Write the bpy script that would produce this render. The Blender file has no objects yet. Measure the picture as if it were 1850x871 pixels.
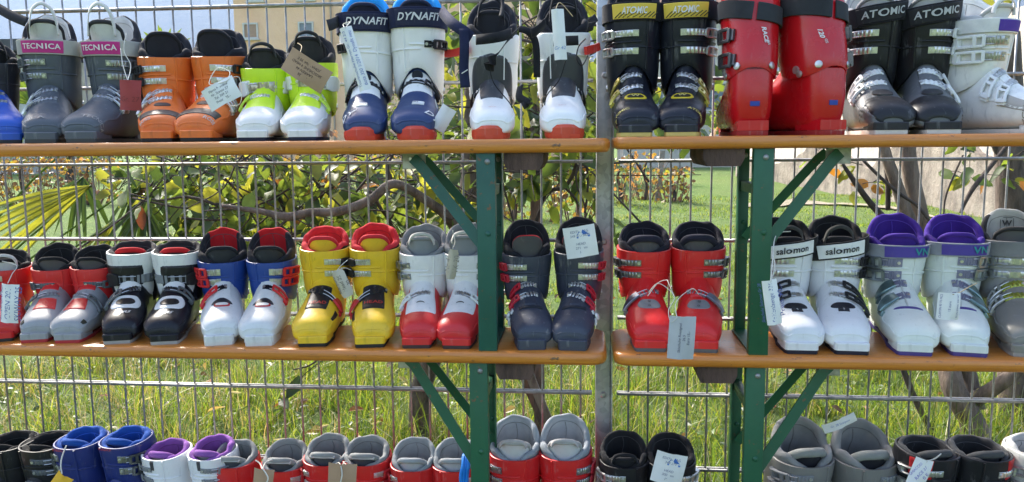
import bpy, math, random
import numpy as np
from math import sin, cos, pi, radians as R, sqrt, atan2, asin, exp
rnd = random.Random(7)
nr = np.random.RandomState(5)
SC = bpy.context.scene
COL = SC.collection
V = lambda *a: np.array(a, float)

# ------------------------------------------------------------------ camera
G0 = 1.70                                   # height of the upper visible fence rail over the ground
FPX = 1456.1
CAM = V(1.5652, -2.0474, -0.3475 + G0)
PITCH, YAW, ROLL = .1234, .0932, .009
def _axes():
    cy, sy, cp, sp = cos(YAW), sin(YAW), cos(PITCH), sin(PITCH)
    fwd = V(-sy*cp, cy*cp, -sp); right = V(cy, sy, 0); down = np.cross(fwd, right)
    return right*cos(ROLL)+down*sin(ROLL), down*cos(ROLL)-right*sin(ROLL), fwd
AR, AD, AF = _axes()
def ray(x, y): return AF + AR*(x-925)/FPX + AD*(y-435.5)/FPX
def at(x, y, Y):
    v = ray(x, y); return CAM + v*((Y-CAM[1])/v[1])
def atz(x, y, Z):
    v = ray(x, y); return CAM + v*((Z-CAM[2])/v[2])

import mathutils
cam_d = bpy.data.cameras.new('camera'); cam = bpy.data.objects.new('camera', cam_d); COL.objects.link(cam)
m = mathutils.Matrix(((AR[0], -AD[0], -AF[0], CAM[0]), (AR[1], -AD[1], -AF[1], CAM[1]), (AR[2], -AD[2], -AF[2], CAM[2]), (0, 0, 0, 1)))
cam.matrix_world = m
cam_d.sensor_width = 36; cam_d.lens = FPX/1850*36
cam_d.clip_start = .05; cam_d.clip_end = 6000
SC.camera = cam

# ------------------------------------------------------------------ sky, sun, exposure
SUN_EL, SUN_AZ = R(42), R(-42)              # azimuth from +Y (behind the fence), negative = to the left
w = bpy.data.worlds.new('World'); SC.world = w; w.use_nodes = True
nt = w.node_tree; bg = nt.nodes['Background']
sky = nt.nodes.new('ShaderNodeTexSky'); sky.sky_type = 'NISHITA'; sky.sun_disc = False
sky.sun_elevation = SUN_EL; sky.sun_rotation = SUN_AZ; sky.dust_density = 4.0; sky.air_density = 1.2
nt.links.new(sky.outputs[0], bg.inputs[0]); bg.inputs[1].default_value = .15
sd = bpy.data.lights.new('sun', 'SUN'); sd.energy = 4.1; sd.angle = R(4); sd.color = (1, .95, .86)
so = bpy.data.objects.new('sun', sd); COL.objects.link(so)
sdir = V(sin(SUN_AZ)*cos(SUN_EL), cos(SUN_AZ)*cos(SUN_EL), sin(SUN_EL))
so.rotation_euler = mathutils.Vector(sdir).to_track_quat('Z', 'Y').to_euler()
so.location = (0, 0, 8)
SC.view_settings.view_transform = 'Standard'; SC.view_settings.look = 'None'
SC.view_settings.exposure = 1.78; SC.view_settings.gamma = 1
SC.cycles.max_bounces = 6; SC.cycles.transparent_max_bounces = 8

# ------------------------------------------------------------------ materials
MATS = {}
def nodes_of(name):
    m = bpy.data.materials.new(name); m.use_nodes = True
    return m, m.node_tree, m.node_tree.nodes['Principled BSDF']
def ramp_mix(nt, fac, c1, c2):
    mx = nt.nodes.new('ShaderNodeMix'); mx.data_type = 'RGBA'
    nt.links.new(fac, mx.inputs[0]); mx.inputs[6].default_value = (*c1, 1); mx.inputs[7].default_value = (*c2, 1)
    return mx.outputs[2]
def noise(nt, scale, detail=4, rough=.6, coord='Object', stretch=None):
    tc = nt.nodes.new('ShaderNodeTexCoord'); n = nt.nodes.new('ShaderNodeTexNoise')
    n.inputs['Scale'].default_value = scale; n.inputs['Detail'].default_value = detail; n.inputs['Roughness'].default_value = rough
    if stretch:
        mp = nt.nodes.new('ShaderNodeMapping'); mp.inputs['Scale'].default_value = stretch
        nt.links.new(tc.outputs[coord], mp.inputs[0]); nt.links.new(mp.outputs[0], n.inputs['Vector'])
    else: nt.links.new(tc.outputs[coord], n.inputs['Vector'])
    return n.outputs['Fac']
def cramp(nt, fac, lo, hi):
    mr = nt.nodes.new('ShaderNodeMapRange'); mr.inputs[1].default_value = lo; mr.inputs[2].default_value = hi
    nt.links.new(fac, mr.inputs[0]); return mr.outputs[0]
def bump(nt, b, h, s, d=.001):
    bn = nt.nodes.new('ShaderNodeBump'); bn.inputs['Strength'].default_value = s; bn.inputs['Distance'].default_value = d
    nt.links.new(h, bn.inputs['Height']); nt.links.new(bn.outputs[0], b.inputs['Normal'])
def plastic(c, rough=.32, dirt=.5):
    k = ('pl', c, rough)
    if k in MATS: return MATS[k]
    m, nt, b = nodes_of('plastic')
    n1 = noise(nt, 22, 6, .7); f = cramp(nt, n1, .48, .78)
    lum = .3*c[0]+.59*c[1]+.11*c[2]
    d = tuple(x*.62+.03 for x in c) if lum > .25 else tuple(x*.7+.018 for x in c)
    sc = nt.nodes.new('ShaderNodeMath'); sc.operation = 'MULTIPLY'; sc.inputs[1].default_value = min(1, dirt*1.1); nt.links.new(f, sc.inputs[0])
    col = ramp_mix(nt, sc.outputs[0], c, d)
    n2 = noise(nt, 90, 3, .6, stretch=(1, 1, .15)); g = cramp(nt, n2, .60, .68)
    s2 = nt.nodes.new('ShaderNodeMath'); s2.operation = 'MULTIPLY'; s2.inputs[1].default_value = .12+.5*dirt; nt.links.new(g, s2.inputs[0])
    mx = nt.nodes.new('ShaderNodeMix'); mx.data_type = 'RGBA'; nt.links.new(s2.outputs[0], mx.inputs[0]); nt.links.new(col, mx.inputs[6])
    mx.inputs[7].default_value = (*[min(.8, x*.6+.16) for x in c], 1) if lum < .3 else (*[x*.45 for x in c], 1)
    nt.links.new(mx.outputs[2], b.inputs['Base Color'])
    n3 = noise(nt, 14, 5); mr = nt.nodes.new('ShaderNodeMapRange'); mr.inputs[1].default_value = .3; mr.inputs[2].default_value = .75
    mr.inputs[3].default_value = rough; mr.inputs[4].default_value = rough+.25; nt.links.new(n3, mr.inputs[0])
    nt.links.new(mr.outputs[0], b.inputs['Roughness'])
    b.inputs['Specular IOR Level'].default_value = .5 if lum > .03 else .32
    bump(nt, b, n3, .25, .002)
    MATS[k] = m; return m
def fabric(c, sc=500):
    k = ('fa', c)
    if k in MATS: return MATS[k]
    m, nt, b = nodes_of('fabric')
    n1 = noise(nt, 12, 5); col = ramp_mix(nt, cramp(nt, n1, .35, .7), tuple(x*.8 for x in c), tuple(min(1, x*1.2+.004) for x in c))
    nt.links.new(col, b.inputs['Base Color']); b.inputs['Roughness'].default_value = .9
    b.inputs['Sheen Weight'].default_value = .06; b.inputs['Specular IOR Level'].default_value = .25; b.inputs['Sheen Roughness'].default_value = .5
    bump(nt, b, noise(nt, sc, 2), .4, .0008)
    MATS[k] = m; return m
def metal(c=(.62, .62, .63), rough=.26):
    c = tuple(min(.85, x*1.18) for x in c)
    k = ('me', c, rough)
    if k in MATS: return MATS[k]
    m, nt, b = nodes_of('metal')
    n1 = noise(nt, 40, 5); nt.links.new(ramp_mix(nt, cramp(nt, n1, .4, .75), c, tuple(x*.5 for x in c)), b.inputs['Base Color'])
    b.inputs['Metallic'].default_value = .85
    mr = nt.nodes.new('ShaderNodeMapRange'); mr.inputs[3].default_value = rough-.08; mr.inputs[4].default_value = rough+.25
    nt.links.new(n1, mr.inputs[0]); nt.links.new(mr.outputs[0], b.inputs['Roughness'])
    MATS[k] = m; return m
def plain(c, rough=.6, name='paint'):
    k = (name, c, rough)
    if k in MATS: return MATS[k]
    m, nt, b = nodes_of(name)
    n1 = noise(nt, 8, 5); nt.links.new(ramp_mix(nt, cramp(nt, n1, .3, .75), c, tuple(x*.8 for x in c)), b.inputs['Base Color'])
    b.inputs['Roughness'].default_value = rough
    MATS[k] = m; return m
def enamel(c):
    m, nt, b = nodes_of('green_enamel')
    n1 = noise(nt, 7, 6, .7); col = ramp_mix(nt, cramp(nt, n1, .3, .7), c, tuple(x*.7 for x in c))
    n2 = noise(nt, 55, 6, .75); n3 = noise(nt, 4, 3)
    mu = nt.nodes.new('ShaderNodeMath'); mu.operation = 'MULTIPLY_ADD'; mu.inputs[1].default_value = .35; nt.links.new(n3, mu.inputs[0]); nt.links.new(n2, mu.inputs[2])
    f = cramp(nt, mu.outputs[0], .80, .83)
    mx = nt.nodes.new('ShaderNodeMix'); mx.data_type = 'RGBA'; nt.links.new(f, mx.inputs[0]); nt.links.new(col, mx.inputs[6]); mx.inputs[7].default_value = (.13, .065, .03, 1)
    nt.links.new(mx.outputs[2], b.inputs['Base Color'])
    mr = nt.nodes.new('ShaderNodeMapRange'); mr.inputs[3].default_value = .32; mr.inputs[4].default_value = .6; nt.links.new(n1, mr.inputs[0]); nt.links.new(mr.outputs[0], b.inputs['Roughness'])
    bump(nt, b, n2, .3, .0012); return m
def leafmat(c, tr=.5, name='leaf', vein=False):
    k = (name, c, tr)
    if k in MATS: return MATS[k]
    m, nt, b = nodes_of(name)
    n1 = noise(nt, 9, 4); f = cramp(nt, n1, .35, .7)
    col = ramp_mix(nt, f, c, tuple(x*.55 for x in c))
    nt.links.new(col, b.inputs['Base Color']); b.inputs['Roughness'].default_value = .45
    t = nt.nodes.new('ShaderNodeBsdfTranslucent')
    c2 = tuple(min(1, x*q) for x, q in zip(c, (1.9, 1.7, .9)))
    nt.links.new(ramp_mix(nt, f, c2, tuple(x*.6 for x in c2)), t.inputs[0])
    ms = nt.nodes.new('ShaderNodeMixShader'); ms.inputs[0].default_value = tr
    nt.links.new(b.outputs[0], ms.inputs[1]); nt.links.new(t.outputs[0], ms.inputs[2])
    nt.links.new(ms.outputs[0], nt.nodes['Material Output'].inputs[0])
    MATS[k] = m; return m
def bark(c=(.11, .085, .07)):
    k = ('bark', c)
    if k in MATS: return MATS[k]
    m, nt, b = nodes_of('bark')
    n1 = noise(nt, 14, 8, .7, stretch=(1.5, 1.5, .35)); nt.links.new(ramp_mix(nt, cramp(nt, n1, .35, .65), tuple(x*.5 for x in c), tuple(x*1.6 for x in c)), b.inputs['Base Color'])
    b.inputs['Roughness'].default_value = .95; bump(nt, b, n1, .8, .02)
    MATS[k] = m; return m
def varnish():
    m, nt, b = nodes_of('varnished_wood')
    g = noise(nt, 6, 6, .65, stretch=(1, 22, 22)); col = ramp_mix(nt, cramp(nt, g, .32, .7), (.62, .22, .030), (.44, .14, .020))
    st = cramp(nt, noise(nt, 5, 7, .75, stretch=(1.2, 3, 3)), .58, .75)
    s2 = nt.nodes.new('ShaderNodeMath'); s2.operation = 'MULTIPLY'; s2.inputs[1].default_value = .7; nt.links.new(st, s2.inputs[0])
    mx = nt.nodes.new('ShaderNodeMix'); mx.data_type = 'RGBA'; nt.links.new(s2.outputs[0], mx.inputs[0]); nt.links.new(col, mx.inputs[6]); mx.inputs[7].default_value = (.16, .075, .035, 1)
    sp = cramp(nt, noise(nt, 48, 4, .7, stretch=(.6, 1.5, 1.5)), .63, .70)
    m3 = nt.nodes.new('ShaderNodeMix'); m3.data_type = 'RGBA'; nt.links.new(sp, m3.inputs[0]); nt.links.new(mx.outputs[2], m3.inputs[6]); m3.inputs[7].default_value = (.12, .06, .03, 1)
    nt.links.new(m3.outputs[2], b.inputs['Base Color'])
    b.inputs['Roughness'].default_value = .28; b.inputs['Coat Weight'].default_value = .35; b.inputs['Coat Roughness'].default_value = .18
    bump(nt, b, g, .5, .003)
    return m
def galv(k_=1.):
    m, nt, b = nodes_of('galvanised_steel')
    vo = nt.nodes.new('ShaderNodeTexVoronoi'); vo.inputs['Scale'].default_value = 60
    tc = nt.nodes.new('ShaderNodeTexCoord'); nt.links.new(tc.outputs['Object'], vo.inputs['Vector'])
    sp = nt.nodes.new('ShaderNodeSeparateColor'); nt.links.new(vo.outputs['Color'], sp.inputs[0])
    nz = noise(nt, 9, 6); ad = nt.nodes.new('ShaderNodeMath'); ad.operation = 'MULTIPLY_ADD'; ad.inputs[1].default_value = .35
    nt.links.new(sp.outputs[0], ad.inputs[0]); nt.links.new(nz, ad.inputs[2])
    nt.links.new(ramp_mix(nt, cramp(nt, ad.outputs[0], .35, 1.0), tuple(k_*x for x in (.17, .175, .18)), tuple(k_*x for x in (.36, .365, .37))), b.inputs['Base Color'])
    b.inputs['Metallic'].default_value = .45; b.inputs['Roughness'].default_value = .5
    return m

# ------------------------------------------------------------------ mesh helpers
def nrm(v):
    l = np.linalg.norm(v); return v/l if l > 1e-12 else v
class MB:
    def __init__(s): s.v = []; s.f = []; s.mi = []; s.n = 0
    def add(s, vs, fs, mi=0):
        s.v.extend([tuple(map(float, p)) for p in vs]); s.f.extend([tuple(i+s.n for i in f) for f in fs]); s.mi.extend([mi]*len(fs)); s.n += len(vs); return s
    def loft(s, rings, closed=True, cap0=False, cap1=False, mi=0):
        n = len(rings[0]); vs = [p for r in rings for p in r]; fs = []
        for i in range(len(rings)-1):
            for j in range(n if closed else n-1):
                a = i*n+j; b = i*n+(j+1) % n; fs.append((a, b, b+n, a+n))
        if cap0: fs.append(tuple(range(n-1, -1, -1)))
        if cap1: fs.append(tuple((len(rings)-1)*n+k for k in range(n)))
        return s.add(vs, fs, mi)
    def box(s, c, d, rot=None, bev=0, mi=0):
        c = np.array(c, float); hx, hy, hz = [q/2 for q in d]
        if bev <= 0:
            pts = [V(x, y, z) for z in (-hz, hz) for x, y in ((-hx, -hy), (hx, -hy), (hx, hy), (-hx, hy))]
            fs = [(3, 2, 1, 0), (4, 5, 6, 7), (0, 1, 5, 4), (1, 2, 6, 5), (2, 3, 7, 6), (3, 0, 4, 7)]
            if rot is not None: pts = [rot@p for p in pts]
            return s.add([c+p for p in pts], fs, mi)
        bv = min(bev, hx*.98, hy*.98, hz*.98)
        def ring(ix, z):
            out = []
            for qx, qy, a0 in ((1, 1, 0), (-1, 1, pi/2), (-1, -1, pi), (1, -1, 1.5*pi)):
                for a in (0, pi/4, pi/2):
                    out.append(V(qx*(hx-bv)+(bv-ix)*cos(a0+a), qy*(hy-bv)+(bv-ix)*sin(a0+a), z))
            return out
        rs = [ring(bv, -hz), ring(bv*.3, -hz+bv*.3), ring(0, -hz+bv), ring(0, hz-bv), ring(bv*.3, hz-bv*.3), ring(bv, hz)]
        if rot is not None: rs = [[rot@p for p in r] for r in rs]
        return s.loft([[c+p for p in r] for r in rs], True, True, True, mi)
    def tube(s, pts, r, n=8, mi=0, taper=None, smooth=0, flat=1.0):
        pts = [np.array(p, float) for p in pts]
        if smooth: pts = spline(pts, smooth)
        k = len(pts); rs = [r]*k if np.isscalar(r) else list(np.interp(np.linspace(0, 1, k), np.linspace(0, 1, len(r)), r))
        t0 = nrm(pts[1]-pts[0]); up = V(0, 0, 1) if abs(t0[2]) < .9 else V(1, 0, 0)
        x = nrm(np.cross(t0, up)); rings = []
        for i, p in enumerate(pts):
            t = nrm(pts[min(i+1, k-1)]-pts[max(i-1, 0)]); x = nrm(x-t*np.dot(x, t)); y = np.cross(t, x)
            rings.append([p+rs[i]*(x*cos(2*pi*j/n)+y*flat*sin(2*pi*j/n)) for j in range(n)])
        return s.loft(rings, True, True, True, mi)
    def ribbon(s, pts, wid, th, side, mi=0, smooth=0):
        pts = [np.array(p, float) for p in pts]
        if smooth: pts = spline(pts, smooth)
        rings = []; k = len(pts)
        for i, p in enumerate(pts):
            t = nrm(pts[min(i+1, k-1)]-pts[max(i-1, 0)]); b = np.array(side, float); b = nrm(b-t*np.dot(b, t)); n_ = np.cross(t, b)
            rings.append([p+b*wid/2+n_*th/2, p-b*wid/2+n_*th/2, p-b*wid/2-n_*th/2, p+b*wid/2-n_*th/2])
        return s.loft(rings, True, True, True, mi)
    def sphere(s, c, r, n=10, mi=0, sc=(1, 1, 1)):
        rings = []
        for i in range(n//2+1):
            a = pi*i/(n//2); rr = max(sin(a), .001)*r
            rings.append([np.array(c)+V(rr*cos(2*pi*j/n)*sc[0], rr*sin(2*pi*j/n)*sc[1], -cos(a)*r*sc[2]) for j in range(n)])
        return s.loft(rings, True, True, True, mi)
    def build(s, name, mats, parent=None, smooth=True, sharp=40):
        me = bpy.data.meshes.new(name); me.from_pydata(s.v, [], s.f)
        for m in (mats if isinstance(mats, (list, tuple)) else [mats]): me.materials.append(m)
        me.polygons.foreach_set('material_index', s.mi)
        me.polygons.foreach_set('use_smooth', [smooth]*len(s.f))
        me.update()
        if smooth and sharp: me.set_sharp_from_angle(angle=R(sharp))
        o = bpy.data.objects.new(name, me); COL.objects.link(o)
        if parent: o.parent = parent
        return o
def spline(pts, k=6):
    out = []; n = len(pts)
    for i in range(n-1):
        p0 = pts[max(i-1, 0)]; p1 = pts[i]; p2 = pts[i+1]; p3 = pts[min(i+2, n-1)]
        for j in range(k):
            t = j/k; out.append(.5*((2*p1)+(p2-p0)*t+(2*p0-5*p1+4*p2-p3)*t*t+(3*p1-p0-3*p2+p3)*t**3))
    out.append(pts[-1]); return out
def tag(o, label=None, cat=None, group=None, kind=None):
    if label: o['label'] = label
    if cat: o['category'] = cat
    if group: o['group'] = group
    if kind: o['kind'] = kind
    return o
def thing(name, loc, label, cat, group=None, rz=0, s=1):
    o = bpy.data.objects.new(name, None); COL.objects.link(o); o.location = tuple(loc); o.rotation_euler = (0, 0, rz); o.scale = (s, s, s)
    o.empty_display_size = .05
    return tag(o, label, cat, group)
def rotz(a): return np.array([[cos(a), -sin(a), 0], [sin(a), cos(a), 0], [0, 0, 1]])
def roty(a): return np.array([[cos(a), 0, sin(a)], [0, 1, 0], [-sin(a), 0, cos(a)]])
def rotx(a): return np.array([[1, 0, 0], [0, cos(a), -sin(a)], [0, sin(a), cos(a)]])

TXT = {}
def text2d(s, bold=.0, shear=0., spacing=1.0):
    """verts (x,y) centred, height of capitals = 1, and faces"""
    k = (s, bold, shear, spacing)
    if k in TXT: return TXT[k]
    cu = bpy.data.curves.new('t', 'FONT'); cu.body = s; cu.size = 1; cu.offset = bold; cu.shear = shear; cu.space_character = spacing
    cu.align_x = 'CENTER'; cu.align_y = 'CENTER'; cu.resolution_u = 3
    ob = bpy.data.objects.new('t', cu); COL.objects.link(ob)
    dg = bpy.context.evaluated_depsgraph_get(); dg.update()
    me = bpy.data.meshes.new_from_object(ob.evaluated_get(dg))
    vs = np.array([v.co[:2] for v in me.vertices]); fs = [tuple(p.vertices) for p in me.polygons]
    bpy.data.objects.remove(ob); bpy.data.curves.remove(cu); bpy.data.meshes.remove(me)
    vs = vs/.72
    TXT[k] = (vs, fs); return TXT[k]

# ------------------------------------------------------------------ ski boot
ST = np.array([ # Tf, Tz, Bf, Bz, half width
 [.1465, .030, .1465, .020, .012],
 [.146, .040, .147, .015, .030],
 [.138, .056, .142, .011, .043],
 [.117, .069, .122, .010, .0515],
 [.088, .079, .090, .010, .0545],
 [.058, .093, .050, .010, .0535],
 [.034, .109, .005, .010, .050],
 [.012, .128, -.060, .010, .0465],
 [-.004, .146, -.128, .012, .044],
 [-.008, .164, -.150, .050, .045],
 [-.010, .180, -.148, .110, .046]])
def station(u):
    u = min(max(u, 0), 9.999); i = int(u); t = u-i
    p0, p1, p2, p3 = ST[max(i-1, 0)], ST[i], ST[i+1], ST[min(i+2, 10)]
    return .5*((2*p1)+(p2-p0)*t+(2*p0-5*p1+4*p2-p3)*t*t+(3*p1-p0-3*p2+p3)*t**3)
def se(phi, n):
    c, s_ = cos(phi), sin(phi)
    return math.copysign(abs(c)**(2/n), c), math.copysign(abs(s_)**(2/n), s_)

class Geo:
    def __init__(g, zr, zt, side=1, fw=1.0, cw=1.0):
        g.zr, g.zt, g.side, g.fw, g.cw = zr, zt, side, fw*.955, cw*1.10
        g.kz = zr/.225; g.lean = .22; g.backlow = 0
    def clog(g, a, u):
        Tf, Tz, Bf, Bz, w = station(u)
        if Tz > .1: Tz = .1+(Tz-.1)*g.kz
        if Bz > .02: Bz = .02+(Bz-.02)*g.kz
        c, s_ = se(a, 2.25 if cos(a) > 0 else 3.2)
        cf, cz = (Tf+Bf)/2, (Tz+Bz)/2
        x = w*g.fw*s_; f = cf+(Tf-Bf)/2*c; z = cz+(Tz-Bz)/2*c
        x += -g.side*.006*min(max((f-.02)/.1, 0), 1)
        return V(x, -f, z), V(0, -cf, cz)
    def cz(g, z): return -.080+(z-.12)*g.lean
    def wz(g, z):
        t = min(max((z-.09)/(g.zr-.09), 0), 1.25); return (.0475+.0095*min(t, 1)**.8)*g.cw
    def dz(g, z):
        t = min(max((z-.09)/(g.zr-.09), 0), 1.25); return .076-.010*t
    def zlow(g, a):
        a = abs(atan2(sin(a), cos(a))); return (.092+.045*exp(-(a/.75)**2)+(g.backlow*exp(-((a-pi)/.8)**2) if g.backlow else -.03*(a/pi)**2))*g.kz
    def zhigh(g, a):
        a = abs(atan2(sin(a), cos(a))); return g.zr+.012*(1-cos(a))/2+.0
    def body(g, a, z, off=0., n=2.35):
        c, s_ = se(a, n); f = g.cz(z)+(g.dz(z)-off)*c; return V((g.wz(z)-off)*s_, -f, z), V(0, -g.cz(z), z)
    def cuffz(g, a, z): return g.body(a, z)
    def rim(g, a):
        a = abs(atan2(sin(a), cos(a))); zs = g.zr+.36*(g.zt-g.zr)
        if a > pi/2: return zs+(g.zt-zs)*abs(cos(a))**.62
        return g.zr-.006+(zs-g.zr+.006)*sin(a)**1.3
def frame(S, a, b, da=.01, db=.004):
    P, C = S(a, b); Ta = S(a+da, b)[0]-S(a-da, b)[0]; Tb = S(a, b+db)[0]-S(a, b-db)[0]
    la, lb = np.linalg.norm(Ta)/(2*da), np.linalg.norm(Tb)/(2*db)
    N = np.cross(Ta, Tb); N = nrm(N)
    if np.dot(N, P-C) < 0: N = -N
    return P, nrm(Ta), nrm(Tb), N, max(la, 1e-5), max(lb, 1e-5)
def strip(mb, S, path, wid, th, lift=.0, teeth=0, mi=0, rnd_=True, dbs=.004):
    """band following a surface. path: list of (a,b); with teeth the height steps up and down"""
    k = len(path); fr = [frame(S, a, b, db=dbs) for a, b in path]; rings = []
    for i in range(k):
        P, Ta, Tb, N, la, lb = fr[i]
        t = nrm(fr[min(i+1, k-1)][0]-fr[max(i-1, 0)][0]); B = nrm(np.cross(N, t))
        h = th
        if teeth and (i//2) % 2: h = th*2.1
        ww = wid if np.isscalar(wid) else np.interp(i/(k-1), np.linspace(0, 1, len(wid)), wid)
        e = ww*.5; q = min(.0012, th*.4)
        rings.append([P+N*(lift-.001)+B*e, P+N*(lift+h-q)+B*e, P+N*(lift+h)+B*(e-q), P+N*(lift+h)-B*(e-q), P+N*(lift+h-q)-B*e, P+N*(lift-.001)-B*e])
    mb.loft(rings, True, True, True, mi)
def lin(p, q, k): return [(p[0]+(q[0]-p[0])*i/(k-1), p[1]+(q[1]-p[1])*i/(k-1)) for i in range(k)]
def patch(mb, S, b0, b1, lo, hi, lift=.0012, nb=12, na=12, mi=0, dbs=.004):
    rings = []
    for i in range(nb+1):
        v = i/nb; b = b0+(b1-b0)*v; l, h = lo(v), hi(v); r = []
        for j in range(na+1):
            a = l+(h-l)*j/na; P, Ta, Tb, N, _, _ = frame(S, a, b, db=dbs)
            edge = (i in (0, nb)) or (j in (0, na))
            r.append(P+N*(-.001 if edge else lift))
        rings.append(r)
    mb.loft(rings, False, mi=mi)
def wrap_text(mb, S, s, a0, b0, h, lift=.0015, rot=0., bold=.015, shear=0., spacing=1., sx=1., mi=0, dbs=.004):
    vs, fs = text2d(s, bold, shear, spacing)
    P, Ta, Tb, N, la, lb = frame(S, a0, b0, db=dbs); out = []
    for x, y in vs:
        x, y = x*h*sx, y*h; x, y = x*cos(rot)-y*sin(rot), x*sin(rot)+y*cos(rot)
        q = frame(S, a0+x/la, b0+y/lb, db=dbs); out.append(q[0]+q[3]*lift)
    mb.add(out, fs, mi)

BLK = (.012, .012, .016); STEEL = (.62, .62, .63)
def make_boot(root, S):
    """S: dict of looks. parts become children of root"""
    g = Geo(S['zr'], S['zt'], S.get('side', 1), S.get('fw', 1), S.get('cw', 1)); g.lean = S.get('lean', .22); g.backlow = S.get('backlow', 0); sd = S.get('out', S.get('side', 1))
    shell = plastic(S['shell'], S.get('rough', .32), S.get('dirt', .5)); cuffm = plastic(S.get('cuff', S['shell']), S.get('rough', .32), S.get('dirt', .5))
    NA = 44
    # lower shell
    mb = MB(); us = np.concatenate([np.linspace(0, 4, 17), np.linspace(4.25, 10, 22)])
    rings = [[g.clog(2*pi*j/NA, u)[0] for j in range(NA)] for u in us]
    mb.loft(rings, True, True, True)
    # toe welt and heel block carried by the shell
    lw = .0345
    def lug(f0, f1, w0, w1, z0, z1, bev):
        pr = []
        for z, ins in ((z0, 0), (z1-bev, 0), (z1, bev)):
            o = []
            for (f, x) in ((f0, w0), (f0+.6*(f1-f0), (w0+w1)/2+.0015), (f1-.004, w1), (f1, w1-.005)): o.append(V(x-ins*.7, -(f-ins*(1 if f == f1 else 0)), z))
            o = o+[V(-p[0], p[1], p[2]) for p in o[::-1]]; pr.append(o)
        return pr
    L = not S.get('bumper')
    strip(mb, g.clog, [(-1.25+2.5*i_/24, 1.25+.25*cos(pi*i_/12)*.3) for i_ in range(25)], .0035, .0012, dbs=.05)
    if L and not S.get('lugc'): mb.loft(lug(.085, .158, .038, lw, .009, .0255, .002), True, True, True, 0)
    if S.get('lugc'):
        q_ = MB(); q_.loft(lug(.085, .158, .038, lw, .009, .0255, .002), True, True, True, 0); q_.build('toe_welt', plastic(S['lugc'], .4), root, sharp=38)
    mb.loft(lug(-.150, -.07, .030, .034, .010, .03, .002), True, True, True, 0)
    if S.get('ridge', 1):
        pth = [(a_, u_) for a_, u_ in zip(np.r_[np.full(14, -1.42), np.linspace(-1.38, 1.38, 25), np.full(14, 1.42)], np.r_[np.linspace(6.6, 1.75, 14), np.full(25, 1.6), np.linspace(1.75, 6.6, 14)])]
        for sg in (-1, 1): strip(mb, g.clog, [(sg*1.34+sg*.06*sin(i_), 6.8-5.4*i_/17) for i_ in range(18)], .0045, .0014, dbs=.05)
    if not any(pn[0] == 's' and pn[3] > 5.5 for pn in S.get('panels', ())): patch(mb, g.clog, 5.3, 8.9, lambda v: -.40-.12*v, lambda v: .46+.1*v, .0016, 14, 12, dbs=.05)
    mb.build('lower_shell', [shell], root, sharp=38)
    # sole
    so_ = MB(); out = []
    for f, x in ((-.152, .020), (-.146, .030), (-.12, .034), (-.07, .033), (-.04, .030), (.03, .034), (.08, .040), (.115, .038), (.150, .0345), (.157, .0305)): out.append((x, f))
    o2 = out+[(-x, f) for x, f in out[::-1]]
    so_.loft([[V(x*.985, -f*.995, 0) for x, f in o2], [V(x, -f, .0015) for x, f in o2], [V(x, -f, .0095) for x, f in o2]], True, True, True)
    so_.build('sole', plastic(S.get('sole', BLK), .6), root, sharp=30)
    # toe bumper for touring soles
    if S.get('bumper'):
        b = MB(); patch(b, g.clog, .6, 2.2, lambda v: -2.2, lambda v: 2.2, .003, 8, 40) if 0 else None
        bb = []
        for j in range(33):
            a = -pi/2+pi*j/32; bb.append((.0425*sin(a), .116+.042*cos(a)))
        bb = [(.045, .06)][::1]+[]+bb[::-1]+[(-.045, .06)]
        b.loft([[V(x*.94, -f, .001) for x, f in bb], [V(x, -f, .008) for x, f in bb], [V(x, -f, .015+.009*max(0, (f-.10)/.06)) for x, f in bb], [V(x*.9, -(f-.006), .020+.011*max(0, (f-.10)/.06)) for x, f in bb]], True, True, True)
        b.build('toe_bumper', plastic(S['bumper'], .5), root)
    # cuff
    cb = MB(); NZ = 14; rin = []
    prof = [(0, -.003), (0, .001)]+[(i/NZ, .003) for i in range(1, NZ)]+[(1-.01, .003), (1, .0015), (1, -.001), (.985, -.003), (.6, -.003)]
    for t, off in prof:
        r = []
        for j in range(NA):
            a = 2*pi*j/NA; z = g.zlow(a)+(g.zhigh(a)-g.zlow(a))*t
            bulge = .0015*sin(pi*min(max(t*2 % 1, 0), 1)) if .02 < t < .97 else 0
            r.append(g.body(a, z, -(off+bulge))[0])
        rin.append(r)
    cb.loft(rin, True, False, False)
    CS = lambda a, z: g.body(a, z, -.0042)
    z1 = g.zr-.028*g.kz*1.05; z2 = g.zr-.062*g.kz; zm = (z1+z2)/2
    # overlap lip and slit between the buckles, front overlap edge
    if S.get('lips', 1):
        strip(cb, CS, lin((-.2*sd, zm+.001), (1.5*sd, zm-.002), 16), .0042, .002)
        strip(cb, CS, lin((-1.2*sd, zm-.012), (.1*sd, zm-.010), 12), .004, .0018)
        strip(cb, CS, [(-.42*sd, g.zlow(.42)+.006+(g.zr-g.zlow(.42)-.008)*i/9) for i in range(10)], .0045, .0024)
    cb.build('cuff', cuffm, root, sharp=50)
    # pivot rivets
    for s_ in (-1, 1):
        rv = MB(); P, _, _, N, _, _ = frame(CS, s_*pi*.56, g.zlow(pi/2)+.016)
        rv.tube([P-N*.002, P+N*.003], .008, 12); rv.build('pivot_rivet', metal(), root)
    # liner
    lb_ = MB(); rr = []; rimc = S.get('rimr', .0085)
    nprof = [('o', 0), ('o', .25), ('o', .5), ('o', .75), ('o', .92), ('r', 0), ('r', .25), ('r', .5), ('r', .75), ('r', 1), ('i', .9), ('i', .7), ('i', .45), ('i', .2), ('i', 0)]
    NL = 56
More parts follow.
